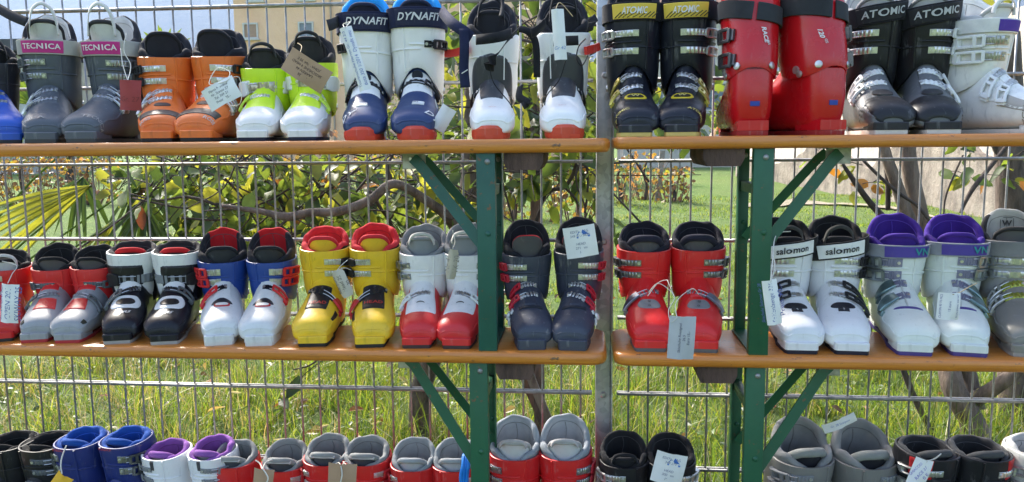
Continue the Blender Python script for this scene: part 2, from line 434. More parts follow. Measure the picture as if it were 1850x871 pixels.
    for kd, t in nprof:
        r = []
        for j in range(NL):
            a = 2*pi*j/NL; zr_ = g.rim(a); z0 = g.zr-.03
            wob = .0012*sin(5*a+S.get('seed', 0))+.001*sin(9*a+2*S.get('seed', 0))
            ztop = zr_-rimc+wob*1.3
            fl = lambda z: .0045-.010*min(max((z-g.zr)/.07, 0), 1)**1.3+.003*(1+cos(a))*0
            if kd == 'o': z = z0+(ztop-z0)*t; off = .0045 if z < g.zr else max(.0005, .0045-.3*(z-g.zr))
            elif kd == 'r': th = pi*t; z = ztop+rimc*sin(th); off = .0015+rimc*.85*(1-cos(th))
            else: z = g.zr-.07+(ztop-g.zr+.07)*t; off = .0015+rimc*1.7+.001*(1-t)
            # dome closes in a little towards the top of the back
            narrow = .004*min(max((z-g.zr-.03)/.06, 0), 1)
            off += narrow*abs(sin(a))**2
            P = g.body(a, z, off+wob*.6, 2.2)[0]; P[1] += -.10*max(0, z-g.zr)*(-cos(a))*-1*0
            r.append(P)
        rr.append(r)
    lb_.loft(rr, True, False, False)
    # split materials: inside colour, optional coloured back panel
    me_m = [fabric(S['liner']), fabric(S.get('inner', S['liner'])), fabric(S.get('rimcol', S['liner'])), fabric(S.get('backpatch', S['liner']))]
    for i in range(len(lb_.f)):
        ringi, j = divmod(i, NL); a = 2*pi*(j+.5)/NL
        kk = 0
        if ringi >= 5: kk = 2
        if ringi >= 8: kk = 1
        if S.get('backpatch') and abs(atan2(sin(a-pi), cos(a-pi))) < .75 and ringi >= 3: kk = 3
        lb_.mi[i] = kk
    li = lb_.build('liner', me_m, root, sharp=0)
    sm = MB(); lc = S.get('inner', S['liner']); sc2 = tuple(min(.8, x*1.9+.03) for x in lc) if sum(lc) < .5 else tuple(x*.6 for x in lc)
    wob_ = lambda a: .0012*sin(5*a+S.get('seed', 0))+.001*sin(9*a+2*S.get('seed', 0))
    def inw(a, z): return g.body(a, z, .0015+rimc*1.7+.0006+.004*min(max((z-g.zr-.03)/.06, 0), 1)*abs(sin(a))**2+wob_(a)*.6, 2.2)[0]
    sm.tube([inw(a, g.rim(a)-rimc*1.5-.004) for a in np.linspace(pi*.55, pi*1.45, 26)], .0009, 5)
    sm.tube([inw(pi+.03*sin(q_), g.zr-.02+(g.zt-rimc*1.6-g.zr+.014)*q_/7) for q_ in range(8)], .0009, 5)
    sm.build('seam', fabric(sc2), li, sharp=0)
    # tongue
    TZ = g.zr+S.get('tz', .55)*(g.zt-g.zr); ha = 1.08; tg = MB(); tl = S.get('tlean', .25); toff = rimc*2+.001
    def tp(a, z, off):
        P, C = g.body(a*(1-.10*max(0, (z-g.zr)/.06)), z, toff+off, 2.2); P[1] -= tl*max(0, z-g.zr+.01)-.002; P[0] *= 1.0; return P, C
    nz, na = 10, 14; A = []; Bq = []
    for i in range(nz+1):
        ra, rb = [], []
        for j in range(na+1):
            a = -ha+2*ha*j/na; zt_ = TZ-.018*(abs(a)/ha)**3; z = g.zr-.06+(zt_-g.zr+.06)*i/nz
            ra.append(tp(a, z, 0)[0]); rb.append(tp(a, z, .006)[0])
        A.append(ra); Bq.append(rb)
    tg.loft([ra+rb[::-1] for ra, rb in zip(A, Bq)], True, False, True)
    tgo = tg.build('tongue', plastic(S['tongue'], .55, .3) if S.get('tplastic', 1) else fabric(S['tongue']), root, sharp=60)
    rl = MB(); top = [(x+y)/2 for x, y in zip(A[-1], Bq[-1])]; k4 = 6
    side1 = [(A[-1-i][0]+Bq[-1-i][0])/2 for i in range(k4, 0, -1)]; side2 = [(A[-1-i][-1]+Bq[-1-i][-1])/2 for i in range(1, k4+1)]
    rl.tube(side1+top+side2, S.get('troll', .0055), 8, smooth=2)
    rl.build('padded_edge', fabric(S.get('tedge', S['liner'])), tgo, sharp=0)
    # pull loop
    if S.get('loop'):
        lp = MB(); zl = TZ-.006; hgt = S.get('looph', .02)
        pts = [tp(a, zl, -.003)[0]+V(0, -.002, h_*hgt) for a, h_ in ((-.75, -.6), (-.68, .1), (-.45, .75), (0, 1.05), (.45, .75), (.68, .1), (.75, -.6))]
        lp.ribbon(pts, .009, .0022, (0, .35, 1), smooth=5)
        lp.build('pull_loop', fabric(S['loop']), root, sharp=0)
    # power strap
    if S.get('strap'):
        sc_, sz, wd = S['strap'], S.get('strapz', .0)+g.zr, S.get('strapw', .034)
        sl = S.get('strapslope', 0.)
        PS = lambda a, z: g.body(a, z, -.0075)
        ps = MB(); strip(ps, PS, [(a, sz+sl*sin(a)*.05) for a in np.linspace(-S.get('strapa', 2.6), S.get('strapa', 2.6), 48)], wd, .002)
        pso = ps.build('power_strap', fabric(sc_), root)
        if S.get('slabel'):
            lc, tc, word, la0, lwid = S['slabel']
            pl = MB(); hwl = lwid/2/.057
            strip(pl, PS, [(a, sz+sl*sin(a)*.05) for a in np.linspace(la0-hwl, la0+hwl, 16)], wd*S.get('slh', .82), .0034)
            plo = pl.build('strap_label', plastic(lc, .5, .1), pso)
            if word:
                tx = MB(); PT = lambda a, z: g.body(a, z+sl*sin(a)*.05, -.0131)
                wrap_text(tx, PT, word, la0+S.get('txo', 0), sz, S.get('txh', .013), .0002, S.get('txr', 0), .02, S.get('txs', 0), 1.05, S.get('txx', 1.15))
                tx.build('lettering', plain(tc, .5), plo, smooth=False)
            if S.get('stripes'):
                st = MB(); PT = lambda a, z: g.body(a, z+sl*sin(a)*.05, -.0118)
                for q in range(9):
                    a1 = la0-hwl*.85+q*hwl*.2
                    strip(st, PT, lin((a1, sz-wd*.36), (a1+.22, sz-wd*.06), 4), .0016, .0005)
                st.build('stripe', plain(BLK, .5), plo)
    # buckles
    def buckle(Sf, b, a0, a1, a2, db, wd, lad, lev, style='frame', dbs=.004, dbl=None, lift=0.):
        wd *= 1.18; jr = random.Random(int(S.get('seed', 0)*100)+int(b*1000)); a1 += jr.uniform(-.10, .06); a2 += jr.uniform(-.07, .07); db *= jr.uniform(.6, 1.6); a0, a1, a2 = a0*sd, a1*sd, a2*sd; bb = lambda a: b+db*(a-a0)/(a2-a0)
        k = 14
        lv = MB()
        if style == 'frame':
            am = (a1+a2)/2
            for o_ in (-1, 1):
                _, _, _, _, la, lb2 = frame(Sf, am, bb(am), db=dbs)
                strip(lv, Sf, [(a1+(a2-a1)*i/7, bb(a1+(a2-a1)*i/7)+o_*wd*.42/lb2) for i in range(8)], wd*.24, .0038, .0062+lift, dbs=dbs)
            for aa in (a1, (a1*2+a2)/3, a2):
                strip(lv, Sf, lin((aa-.05, bb(aa)), (aa+.05, bb(aa)), 3), wd*.9, .0034, .0066+lift, dbs=dbs)
        else:
            strip(lv, Sf, [(a1+(a2-a1)*i/7, bb(a1+(a2-a1)*i/7)) for i in range(8)], [wd*.8, wd*1.05, wd*1.1, wd*.85, wd*.5], .0046, .0055+lift, dbs=dbs)
        # hinge pad
        strip(lv, Sf, lin((a2-.12*sd, bb(a2)), (a2+.15*sd, bb(a2)), 5), wd*.8, .006, lift, dbs=dbs)
        lo = lv.build('buckle', lev, root)
        la_ = MB()
        strip(la_, Sf, [(a0+(a1-a0)*i/22, bb(a0+(a1-a0)*i/22)) for i in range(23)], wd*.72, .0018, lift, teeth=1, dbs=dbs)
        P, _, _, N, _, _ = frame(Sf, a0, bb(a0), db=dbs)
        strip(la_, Sf, lin((a0-.12*sd, bb(a0)), (a0+.02*sd, bb(a0)), 4), wd*.75, .0022, lift, dbs=dbs)
        la_.build('ladder', lad, lo)
        P, _, _, N, _, _ = frame(Sf, a0-.05*sd, bb(a0), db=dbs)
        q = MB(); q.tube([P+N*(lift), P+N*(lift+.0042)], .0036, 10); q.build('rivet', metal(), lo)
        wr = MB(); am = a0+(a1-a0)*.55
        for o_ in (-1, 1):
            pts = []
            for i in range(6):
                a = am+(a1-am)*1.15*i/5; P, Ta, Tb, N, la, lb2 = frame(Sf, a, bb(a), db=dbs); pts.append(P+N*(.0055+lift)+Tb*o_*wd*.28)
            wr.tube(pts, .0010, 6)
        wr.build('bail', metal(), lo)
    for bk in S.get('buckles', ()):
        kind = bk[0]; kw = dict(zip(('a0', 'a1', 'a2', 'db', 'wd'), bk[2]))
        lad, lev = bk[3], bk[4]; style = bk[5] if len(bk) > 5 else 'frame'
        lad = metal(lad) if len(lad) == 3 else plastic(lad[:3], .4, .2)
        lev = metal(lev) if len(lev) == 3 else plastic(lev[:3], .4, .2)
        if kind == 'c': buckle(CS, {1: z1, 2: z2}.get(bk[1], bk[1]) if not isinstance(bk[1], float) else g.zr-bk[1], lad=lad, lev=lev, style=style, **kw)
        else: buckle(g.clog, bk[1], lad=lad, lev=lev, style=style, dbs=.05, **kw)
    # panels
    for pn in S.get('panels', ()):
        kind, name, b0, b1, lo, hi, colr = pn[:7]; lift = pn[7] if len(pn) > 7 else .0014
        mir = (lambda F: F) if sd > 0 else None
        if sd > 0: l2, h2 = lo, hi
        else: l2, h2 = (lambda v, hi=hi: -hi(v)), (lambda v, lo=lo: -lo(v))
        p = MB()
        if kind == 'c': patch(p, CS, g.zr*b0, g.zr*b1, l2, h2, lift, 14, 16)
        else: patch(p, g.clog, b0, b1, l2, h2, lift, 16, 18, dbs=.05)
        mt = fabric(colr[:3]) if len(colr) == 4 and colr[3] == 'f' else plastic(colr[:3], S.get('rough', .32), .4)
        p.build(name, mt, root, sharp=50)
    for tx in S.get('texts', ()):
        kind, word, a0, b0, h, colr = tx[:6]; o = dict(rot=0., bold=.015, shear=0., sx=1.1, lift=.002); o.update(tx[6] if len(tx) > 6 else {})
        t = MB(); mirror = o.pop('mirror', True); aa = a0*(sd if mirror else 1)
        if kind == 'c': wrap_text(t, CS, word, aa, g.zr*b0, h, **o)
        else: wrap_text(t, g.clog, word, aa, b0, h, dbs=.05, **o)
        t.build('lettering', plain(colr, .45), root, smooth=False)
    if S.get('rivets'):
        for a, fz in S['rivets']:
            P, _, _, N, _, _ = frame(CS, a, g.zr*fz); q = MB(); q.tube([P-N*.001, P+N*.0016, P+N*.0026], [.0075, .0072, .004], 14); q.build('rivet', metal((.5, .5, .5)), root)
    if S.get('extra'): S['extra'](root, g, sd, CS)
    return g

def el(h, e=.5): return (lambda v: -h*max(0., 1-(2*v-1)**2)**e), (lambda v: h*max(0., 1-(2*v-1)**2)**e)
def k(x): return lambda v: x
RED = (.62, .012, .014); LEVR = (.55, .012, .02, 1)
# ------------------------------------------------------------------ fence
GALV = galv()
Z_TOP, Z_MID, Z_LOW = -.343+G0, -.800+G0, -1.33+G0
def fence_panel(x0, n, label):
    t = thing('mesh_fence', (x0, 0, 0), label, 'fence', 'galvanised mesh fence panels')
    wires = MB()
    for i in range(n): wires.tube([(i*.05, 0, .04), (i*.05, 0, 1.0), (i*.05, 0, 1.96)], .0026, 8)
    wires.build('vertical_wires', GALV, t, sharp=0)
    for r in range(-1, 9):
        q = MB()
        for yy in (-.0067, .0067): q.tube([(-.03, yy, G0-.2*r), ((n-1)*.05+.03, yy, G0-.2*r)], .0041, 10)
        q.build('horizontal_rods', GALV, t, sharp=0)
fence_panel(-.5, 42, 'galvanised double rod mesh panel left of the steel post')
fence_panel(1.674, 28, 'galvanised double rod mesh panel right of the steel post')
px = at(1091, 435, -.03)[0]
t = thing('fence_post', (px, -.012, 0), 'upright square galvanised steel post joining the two mesh panels', 'fence post')
q = MB(); q.box((0, 0, 1.0), (.040, .040, 2.0), bev=.004); GALV2 = galv(1.6); q.build('shaft', GALV2, t, sharp=50)
q = MB(); q.box((.0215, -.005, 1.0), (.004, .050, 1.98)); q.build('cover_strip', GALV2, t, smooth=False)
for z in (G0-.19, G0-.60, G0-.995):
    q = MB(); q.tube([(0, -.019, z), (0, -.0225, z), (0, -.0255, z)], [.009, .009, .005], 6); q.build('bolt', metal((.4, .4, .42), .35), t)

# ------------------------------------------------------------------ benches used as shelves
VARN = varnish(); GREEN = enamel((.012, .105, .05)); GREEN2 = enamel((.014, .10, .075))
YF, YB = -.362, -.118
def bench(x0, x1, zt, legs, label, legmat, thick=.027, seat_extra=0):
    """x0..x1 board, legs: list of (x, dir of brace)"""
    xc = (x0+x1)/2
    t = thing('beer_bench', (xc, (YF+YB)/2, zt-thick), label, 'bench', 'benches stacked as shelves')
    W = YB-YF; L = x1-x0; mb = MB()
    def ring(z, ins, rc=.035):
        o = []
        for qx, qy, a0 in ((1, 1, 0), (-1, 1, pi/2), (-1, -1, pi), (1, -1, 1.5*pi)):
            for a in np.linspace(0, pi/2, 6): o.append(V(qx*(L/2-rc)+(rc-ins)*cos(a0+a), qy*(W/2-rc)+(rc-ins)*sin(a0+a), z))
        return o
    e = .008
    prof = [(0, e), (e*.3, e*.3), (e, 0), (thick-e, 0), (thick-e*.3, e*.3), (thick, e)]
    rs = [ring(z, i) for z, i in prof]
    mb.loft(rs, True, True, True); mb.build('seat_board', VARN, t, sharp=50)
    H = zt-thick
    for lx, d in legs:
        floor = Z_MID if zt > Z_MID+.1 else (Z_LOW if zt > Z_LOW+.1 else 0); h = H-floor; X = lx-xc
        # batten beneath the board, next to the leg on the side away from the brace
        b = MB(); bx = X-d*.080
        b.loft([[V(bx+sx*w_, y, z) for sx, z, w_ in ((-1, 0, .042), (-1, -.020, .042), (-.8, -.036, .042), (.8, -.036, .042), (1, -.020, .042), (1, 0, .042))] for y in (-W/2+.012, W/2-.012)], True, True, True)
        b.build('batten', bark((.085, .05, .04)), t, smooth=False)
        # leg frame: front and rear angle iron, foot strip, cross tie
        lm = []
        for y, nm in ((-W/2+.012, 'leg'), (W/2-.016, 'leg')):
            m_ = MB(); sg = 1 if y < 0 else -1
            m_.box((X, y, -h/2), (.040 if y < 0 else .028, .003, h), bev=.0012)
            m_.box((X+(-d)*(.0185 if y < 0 else .0125), y+sg*.0115, -h/2), (.003, .020, h), bev=.0012)
            lg = m_.build(nm, legmat, t, sharp=30); lm.append(lg)
            for z in (-.018, -h*.40):
                r_ = MB(); r_.sphere((X+.004, y-.002, z), .0062, 10, sc=(1, .6, 1)); r_.build('rivet', legmat if z < -.05 else metal((.3, .3, .3), .5), lg)
        m_ = MB(); m_.box((X, 0, -h+.003), (.034, W-.03, .004)); m_.build('foot_strip', legmat, t, smooth=False)
        m_ = MB(); m_.box((X, .0, -h*.20), (.018, W-.035, .022), bev=.002); m_.build('cross_tie', legmat, t)
        # folding braces up to the bracket
        bxx = X+d*.165
        for y, z0, wd_ in ((-W/2+.022, -h*.48, .024), (W/2-.03, -h*.48, .020)):
            m_ = MB(); m_.ribbon([(X+d*.004, y, z0), (bxx-d*.012, y*.55, -.024), (bxx+d*.004, y*.5, -.010)], wd_, .0035, (d*.7, 0, -.7)); m_.build('brace', legmat, t, smooth=False)
        m_ = MB(); m_.box((bxx+d*.003, -W/4+.02, -.0175), (.052, .003, .034), bev=.001); m_.box((bxx+d*.003, 0, -.0015), (.052, W/2, .0025)); m_.build('bracket', metal((.42, .42, .40), .5), t, smooth=False)
        m_ = MB(); m_.tube([(bxx-.010, -W/4+.0195, -.012), (bxx-.010, -W/4+.012, -.012)], .0035, 6); m_.build('bracket_bolt', metal(), t)
    return t
XL1 = at(1103, 260, YF)[0]; XR0 = at(1109, 262, YF)[0]
lx1 = at(877, 300, YF+.01)[0]; lx2 = at(1380, 300, YF+.01)[0]
bench(XL1-2.2, XL1, Z_TOP, [(XL1-2.2+.27, 1), (lx1, -1)], 'upper left varnished bench on green folding legs, holding the taller boots', GREEN2, .0295)
bench(XR0, XR0+2.2, Z_TOP+.002, [(lx2, 1), (XR0+2.2-.27, -1)], 'upper right varnished bench on bright green legs, holding the glossy red backwards boots', GREEN, .026)
XL1m = at(1097, 632, YF)[0]; XR0m = at(1109, 632, YF)[0]
lx3 = at(864, 665, YF+.01)[0]; lx4 = at(1366, 665, YF+.01)[0]
bench(XL1m-2.2, XL1m, Z_MID, [(XL1m-2.2+.27, 1), (lx3, -1)], 'middle left varnished bench with yellow and silver boots on it', GREEN)
bench(XR0m, XR0m+2.2, Z_MID, [(lx4, 1), (XR0m+2.2-.27, -1)], 'middle right varnished bench with white and purple lined boots on it', GREEN)
bench(XL1m-2.2, XL1m-.005, Z_LOW, [(XL1m-2.2+.30, 1), (lx3-.03, -1)], 'lowest left bench under the bottom row of boots', GREEN)
bench(XR0m+.005, XR0m+2.2, Z_LOW, [(lx4+.03, 1), (XR0m+2.2-.30, -1)], 'lowest right bench under the bottom row of boots', GREEN)

# ------------------------------------------------------------------ boot looks
STL = (.60, .60, .60); DST = (.33, .34, .36); GP = (.10, .11, .12, 1); WP = (.72, .73, .73, 1); BP = (.015, .015, .018, 1); RP = (.6, .015, .02, 1); GYP = (.20, .21, .23, 1)
B4 = lambda lad, lev, c1=(.15, .85, 1.35), st='frame', wd=.017: (('c', 1, (*c1, -.002, wd), lad, lev, st), ('c', 2, (*c1, -.002, wd), lad, lev, st))
def clogb(lad, lev, us=(7.15, 5.9), st='frame', wd=.015, a=(-.25, .62, 1.25), db=-.7):
    return tuple(('s', u, (*a, db, wd), lad, lev, st) for u in us)
WHITE = (.76, .77, .78)
LOOK = {
 'blue': dict(shell=(.01, .08, .45), cuff=(.02, .02, .03), liner=BLK, tongue=BLK, sole=(.03, .03, .04), loop=BLK, buckles=B4(GP, BP)+clogb(DST, GP), looph=.03),
 'tecnica': dict(shell=(.075, .085, .105), liner=(.015, .015, .02), inner=(.5, .5, .5), tongue=(.62, .62, .62), tedge=(.03, .03, .035), loop=(.62, .6, .55), looph=.045, tz=.7,
    strap=(.42, .41, .38), strapw=.036, strapz=.006, slabel=((.50, .02, .20), (.8, .75, .75), 'TECNICA', -.12, .072), stripe=0, sole=(.05, .055, .06), buckles=B4(DST, GP)+clogb(DST, STL, (7.3, 6.1)), rough=.4,
    texts=(('s', 'TECNICA', .95, 2.3, .009, (.25, .25, .26)),)),
 'orange': dict(shell=(.72, .155, .018), liner=(.014, .014, .02), tongue=(.02, .02, .03), tplastic=0, sole=(.02, .02, .025), tz=.75, buckles=B4(STL, BP, (.05, .75, 1.3))+clogb(STL, STL, (7.0, 5.9)),
    panels=(('s', 'toe_band', 2.5, 3.6, k(-1.25), k(1.25), (.05, .04, .035)), ('s', 'vent', 4.4, 5.0, *el(.35), (.04, .03, .03))), texts=(('s', 'ROSS', .95, 2.0, .008, (.5, .45, .4)),), rough=.36),
 'lime': dict(shell=(.68, .68, .68), cuff=(.52, .74, .015), liner=(.014, .014, .018), tongue=(.03, .03, .035), tplastic=0, sole=(.01, .015, .04), tz=.75, loop=(.02, .02, .02), dirt=.25,
    buckles=(('c', .045, (-.35, .6, 1.4, -.004, .030), (.42, .40, .34), WP, 'solid'),)+clogb(STL, (.45, .65, .05, 1), (6.4,)),
    panels=(('s', 'instep_panel', 4.3, 8.6, lambda v: -.75, lambda v: .75, (.52, .74, .015)), ('c', 'side_strap', .66, .84, k(.5), k(1.9), (.72, .70, .68), .003), ('c', 'side_strap', .66, .84, k(-1.9), k(-.75), (.72, .70, .68), .003))),
 'navytour': dict(shell=(.012, .035, .13), cuff=(.78, .78, .78), liner=(.015, .02, .05), inner=(.02, .30, .72), rimcol=(.02, .30, .72), tongue=(.02, .02, .04), tplastic=0, sole=(.55, .05, .015), bumper=(.55, .045, .02), dirt=.15,
    strap=(.012, .016, .05), strapw=.046, strapz=.004, slabel=((.012, .016, .05), (.72, .72, .75), 'DYNAFIT', .1, .085), txh=.017, txs=.3,
    buckles=(('c', .055, (.35, .62, 1.15, 0., .018), BP, BP, 'frame'), ('s', 7.2, (-.9, .45, 1.2, -.3, .015), BP, BP, 'frame')),
    panels=(('c', 'keyhole', .50, .585, *el(.17), (.01, .012, .03), .0018), ('s', 'instep_panel', 6.0, 8.2, k(-.85), k(.85), (.76, .76, .76)), ('s', 'size_label', 4.05, 4.55, k(-.10), k(.38), (.75, .75, .75), .0022)),
    texts=(('s', '29.0', .02, 4.3, .0055, (.02, .02, .02), dict(lift=.0032, mirror=False)), ('s', 'DY', 1.05, 2.7, .017, (.78, .78, .8), dict(shear=.3)))),
 'whitetour': dict(shell=(.78, .78, .78), liner=(.014, .014, .02), tongue=(.02, .02, .03), tplastic=0, sole=(.55, .06, .02), bumper=(.55, .06, .02), dirt=.15, loop=BLK, looph=.04,
    panels=(('c', 'front_panel', .42, .83, lambda v: -.95*max(0, 1-(v)**3)**.5-.0, lambda v: .95*max(0, 1-(v)**3)**.5, (.035, .037, .045), .0024), ('s', 'instep_panel', 5.2, 8.8, lambda v: -.5-.4*v, lambda v: .5+.4*v, (.035, .037, .045), .0024)),
    texts=(('s', 'Scarpa Tour', .0, 3.3, .0032, (.55, .1, .05)), ), buckles=(('s', 6.9, (.85, 1.1, 1.45, .2, .012), BP, BP, 'frame'),)),
 'blackyellow': dict(shell=(.012, .014, .024), liner=(.012, .013, .022), tongue=(.012, .013, .02), tplastic=0, sole=(.62, .50, .16), rough=.25, strap=(.012, .012, .018), strapw=.040, strapz=.012, stripes=1,
    slabel=((.70, .50, .06), (.85, .85, .88), 'ATOMIC', 0, .076), txh=.015, txs=.25, buckles=B4(STL, STL, (.0, .75, 1.3), 'frame')+clogb(STL, (.55, .45, .12), (7.4, 6.2)),
    panels=(('s', 'instep_badge', 4.3, 5.2, *el(.48), (.68, .52, .03)), ('s', 'badge_centre', 4.45, 5.0, *el(.34), (.03, .025, .02), .0026)), texts=(('s', 'W', .0, 4.72, .011, (.7, .6, .2), dict(lift=.0036, sx=1.5)), ('s', 'ATOMIC', 1.05, 2.4, .007, (.6, .5, .12)),)),
 'redrace': dict(shell=(.50, .007, .012), liner=(.5, .012, .014), inner=BLK, rimcol=(.5, .012, .014), tongue=BLK, sole=(.30, .01, .012), rough=.12, dirt=.15, backlow=.018, cw=.88, strap=(.025, .027, .032), strapw=.036, strapz=-.030, strapslope=.2, strapa=3.1, lips=0,
    rivets=((pi-.62, .50), (pi+.62, .50), (pi-1.3, .44)), buckles=(('c', .075, (.9, 1.6, 2.35, .0, .024), DST, (.12, .12, .13), 'frame'), ('c', .125, (.9, 1.6, 2.35, .0, .024), DST, (.12, .12, .13), 'frame'))),
 'blackwhite': dict(shell=(.12, .125, .135), lugc=(.016, .016, .02), cuff=(.012, .012, .015), liner=(.25, .25, .26), inner=(.45, .45, .44), tongue=(.5, .5, .5), tplastic=0, sole=(.62, .60, .57), strap=(.012, .012, .016), strapw=.042, strapz=.006,
    slabel=((.014, .014, .018), (.5, .5, .52), 'ATOMIC', .15, .085), txh=.016, strapslope=.25, looph=.02, buckles=B4(STL, WP, (.1, .8, 1.35))+clogb(WP, WP, (7.4, 6.2), wd=.018),
    panels=(('s', 'toe_cap', .5, 4.4, lambda v: -1.75, lambda v: 1.75-.9*v, (.016, .016, .02), .0018), ('s', 'instep_badge', 4.3, 5.2, *el(.4), (.03, .03, .035), .003),), texts=(('s', 'ATOMIC', 1.15, 3.7, .010, (.03, .03, .035), dict(lift=.003)),)),
 'allwhite': dict(shell=(.76, .75, .72), liner=(.45, .45, .44), inner=(.7, .7, .7), tongue=(.74, .73, .72), sole=(.7, .68, .62), strap=(.74, .74, .74), strapw=.03, slabel=((.06, .02, .30), (.8, .8, .8), '', .1, .05), dirt=.6, loop=(.7, .7, .7),
    buckles=B4((.40, .40, .38), WP, (.0, .75, 1.4), wd=.022)+clogb((.45, .45, .43), WP, (7.4, 6.2), wd=.02), panels=(('s', 'side_flash', 2.8, 5.4, k(.8), k(1.5), (.33, .31, .28)),), texts=(('s', 'FISCHER', 1.55, 3.6, .010, (.25, .22, .18)),)),
 'redtag': dict(shell=(.58, .015, .016), liner=(.012, .012, .014), inner=(.012, .012, .014), tongue=(.55, .56, .57), sole=(.03, .03, .03), buckles=B4(STL, WP)+clogb(STL, WP, (6.4,)), loop=(.6, .6, .6)),
 'redsilver': dict(shell=(.30, .31, .33), cuff=(.62, .02, .022), liner=(.012, .012, .015), tongue=(.09, .085, .09), sole=(.42, .03, .04), tz=.5, buckles=(('c', .042, (.0, .65, 1.3, -.003, .018), GP, GP, 'frame'),)+clogb(GYP, GP, (6.3,), db=-1.1, a=(-.5, .4, 1.2), wd=.017), rough=.36,
    panels=(('s', 'instep_panel', 4.0, 5.6, lambda v: -.62+.1*v, lambda v: .52-.2*v, (.60, .02, .022)), ('s', 'instep_panel', 6.9, 8.8, k(-.5), k(.5), (.60, .02, .022)), ('s', 'side_flash', 2.2, 2.8, lambda v: .85, lambda v: 1.15+.2*v, (.03, .03, .02)))),
 'blackwhitekid': dict(shell=(.010, .010, .016), cuff=(.72, .72, .72), liner=(.16, .17, .18), inner=(.03, .03, .035), rimcol=(.03, .03, .035), tongue=(.03, .03, .03), tedge=(.55, .015, .02), troll=.008, tz=.38, tlean=.1, sole=(.36, .35, .34), lips=0, dirt=.2, rough=.25,
    buckles=(('c', .068, (-.9, .4, 1.1, .0, .028), GYP, BP, 'solid'),)+clogb((.08, .08, .09), GP, (6.8,), a=(-.5, .3, 1.1), db=-1., wd=.018),
    panels=(('c', 'cuff_strap', .58, .86, k(-.55), k(2.2), (.012, .012, .014), .003), ('c', 'side_shell', .35, .80, k(.75), k(3.1), (.010, .010, .013), .0022), ('c', 'side_shell', .35, .80, k(-3.1), k(-1.0), (.010, .010, .013), .0022), ('s', 'instep_panel', 4.0, 5.8, *el(.80, .3), (.72, .72, .72)), ('s', 'oval_inset', 4.45, 5.3, *el(.46), (.012, .012, .016), .003), ('s', 'upper_panel', 6.6, 8.9, k(-.7), k(.6), (.72, .72, .72))),
    texts=(('s', 'JR5', .1, 3.3, .011, (.65, .65, .65), dict(shear=.4, rot=.1, bold=.03, mirror=False)),)),
 'whiteblue': dict(shell=(.64, .65, .66), cuff=(.012, .05, .26), liner=(.015, .016, .024), inner=(.02, .02, .03), backpatch=(.50, .012, .02), tongue=(.03, .032, .04), sole=(.66, .66, .66), tz=.48, dirt=.45, tlean=.3,
    buckles=B4(STL, RP, (.15, .55, 1.35), 'frame', .020)+clogb((.05, .05, .07), RP, (6.9,), a=(-.1, .3, 1.15), db=-1., wd=.018),
    panels=(('s', 'eye_patch', 4.6, 5.4, lambda v: -.5*(1-v*v), lambda v: .5*(1-v*v), (.02, .02, .03)), ('s', 'red_outline', 4.25, 4.75, *el(.36), (.5, .02, .03), .0022), ('s', 'white_centre', 4.35, 4.7, *el(.28), (.7, .7, .7), .0032))),
 'yellow': dict(shell=(.78, .50, .02), liner=(.012, .012, .016), inner=(.55, .02, .035), rimcol=(.62, .03, .045), tongue=(.76, .50, .03), tedge=(.60, .03, .045), sole=(.025, .025, .025), tz=.6, rimr=.010, dirt=.5,
    buckles=B4(STL, BP, (.2, .75, 1.25), 'solid')+clogb(BP, (.5, .012, .02, 1), (6.6,), a=(-.6, .75, 1.35), db=-1.3, wd=.018, st='solid'),
    panels=(('s', 'instep_panel', 4.0, 7.0, lambda v: -.50-.10*v, lambda v: .50+.12*v, (.014, .014, .018)), ('s', 'side_flash', 3.2, 4.6, k(1.0), lambda v: 1.25+.1*v, (.014, .014, .018))),
    texts=(('s', 'HEAD', 0, 4.75, .011, (.5, .03, .03), dict(lift=.003, sx=1.7)),)),
 'redwhite': dict(shell=(.60, .018, .022), cuff=(.76, .76, .78), liner=(.22, .23, .25), tongue=(.24, .26, .30), sole=(.05, .03, .03), loop=(.52, .52, .50), looph=.018, tz=.62, dirt=.3,
    buckles=B4(DST, DST, (.55, .9, 1.3))+clogb((.36, .36, .38), WP, (6.3,), a=(-.3, .5, 1.2), db=-.8, wd=.016),
    panels=(('s', 'instep_panel', 3.7, 8.9, lambda v: -.80, lambda v: .80, (.75, .75, .77)),), texts=(('s', '(', 0, 5.0, .020, (.02, .02, .02), dict(rot=-pi/2, lift=.0028, sx=1.0)),)),
 'navygrey': dict(shell=(.038, .046, .075), liner=(.012, .013, .02), tongue=(.09, .09, .10), tedge=(.45, .02, .03), troll=.0028, sole=(.05, .06, .085), tz=.62, rough=.38, dirt=.8, buckles=B4(STL, (.45, .012, .03, 1), (.15, .85, 1.35))+clogb(STL, (.5, .01, .03, 1), (7.6, 6.4), a=(-.35, .5, 1.0), wd=.017)+clogb(WP, WP, (5.2,), a=(1.1, 1.25, 1.5), st='solid', wd=.02, db=-.4),
    panels=(('s', 'instep_ridge', 4.55, 4.85, k(-.6), k(.6), (.022, .026, .04), .003), ('s', 'instep_plate', 4.9, 7.8, k(-.28), k(.28), (.032, .038, .062), .0022))),
 'allred': dict(shell=(.66, .016, .018), liner=(.014, .014, .026), tongue=(.10, .095, .105), tedge=(.02, .02, .04), troll=.009, tz=.50, sole=(.12, .12, .13), buckles=B4((.26, .27, .28), (.14, .145, .16), (.25, .95, 1.45))+clogb((.22, .23, .26), (.22, .24, .30), (6.4,), a=(-.45, .35, 1.25), db=-1.2, wd=.017, st='solid'), dirt=.25,
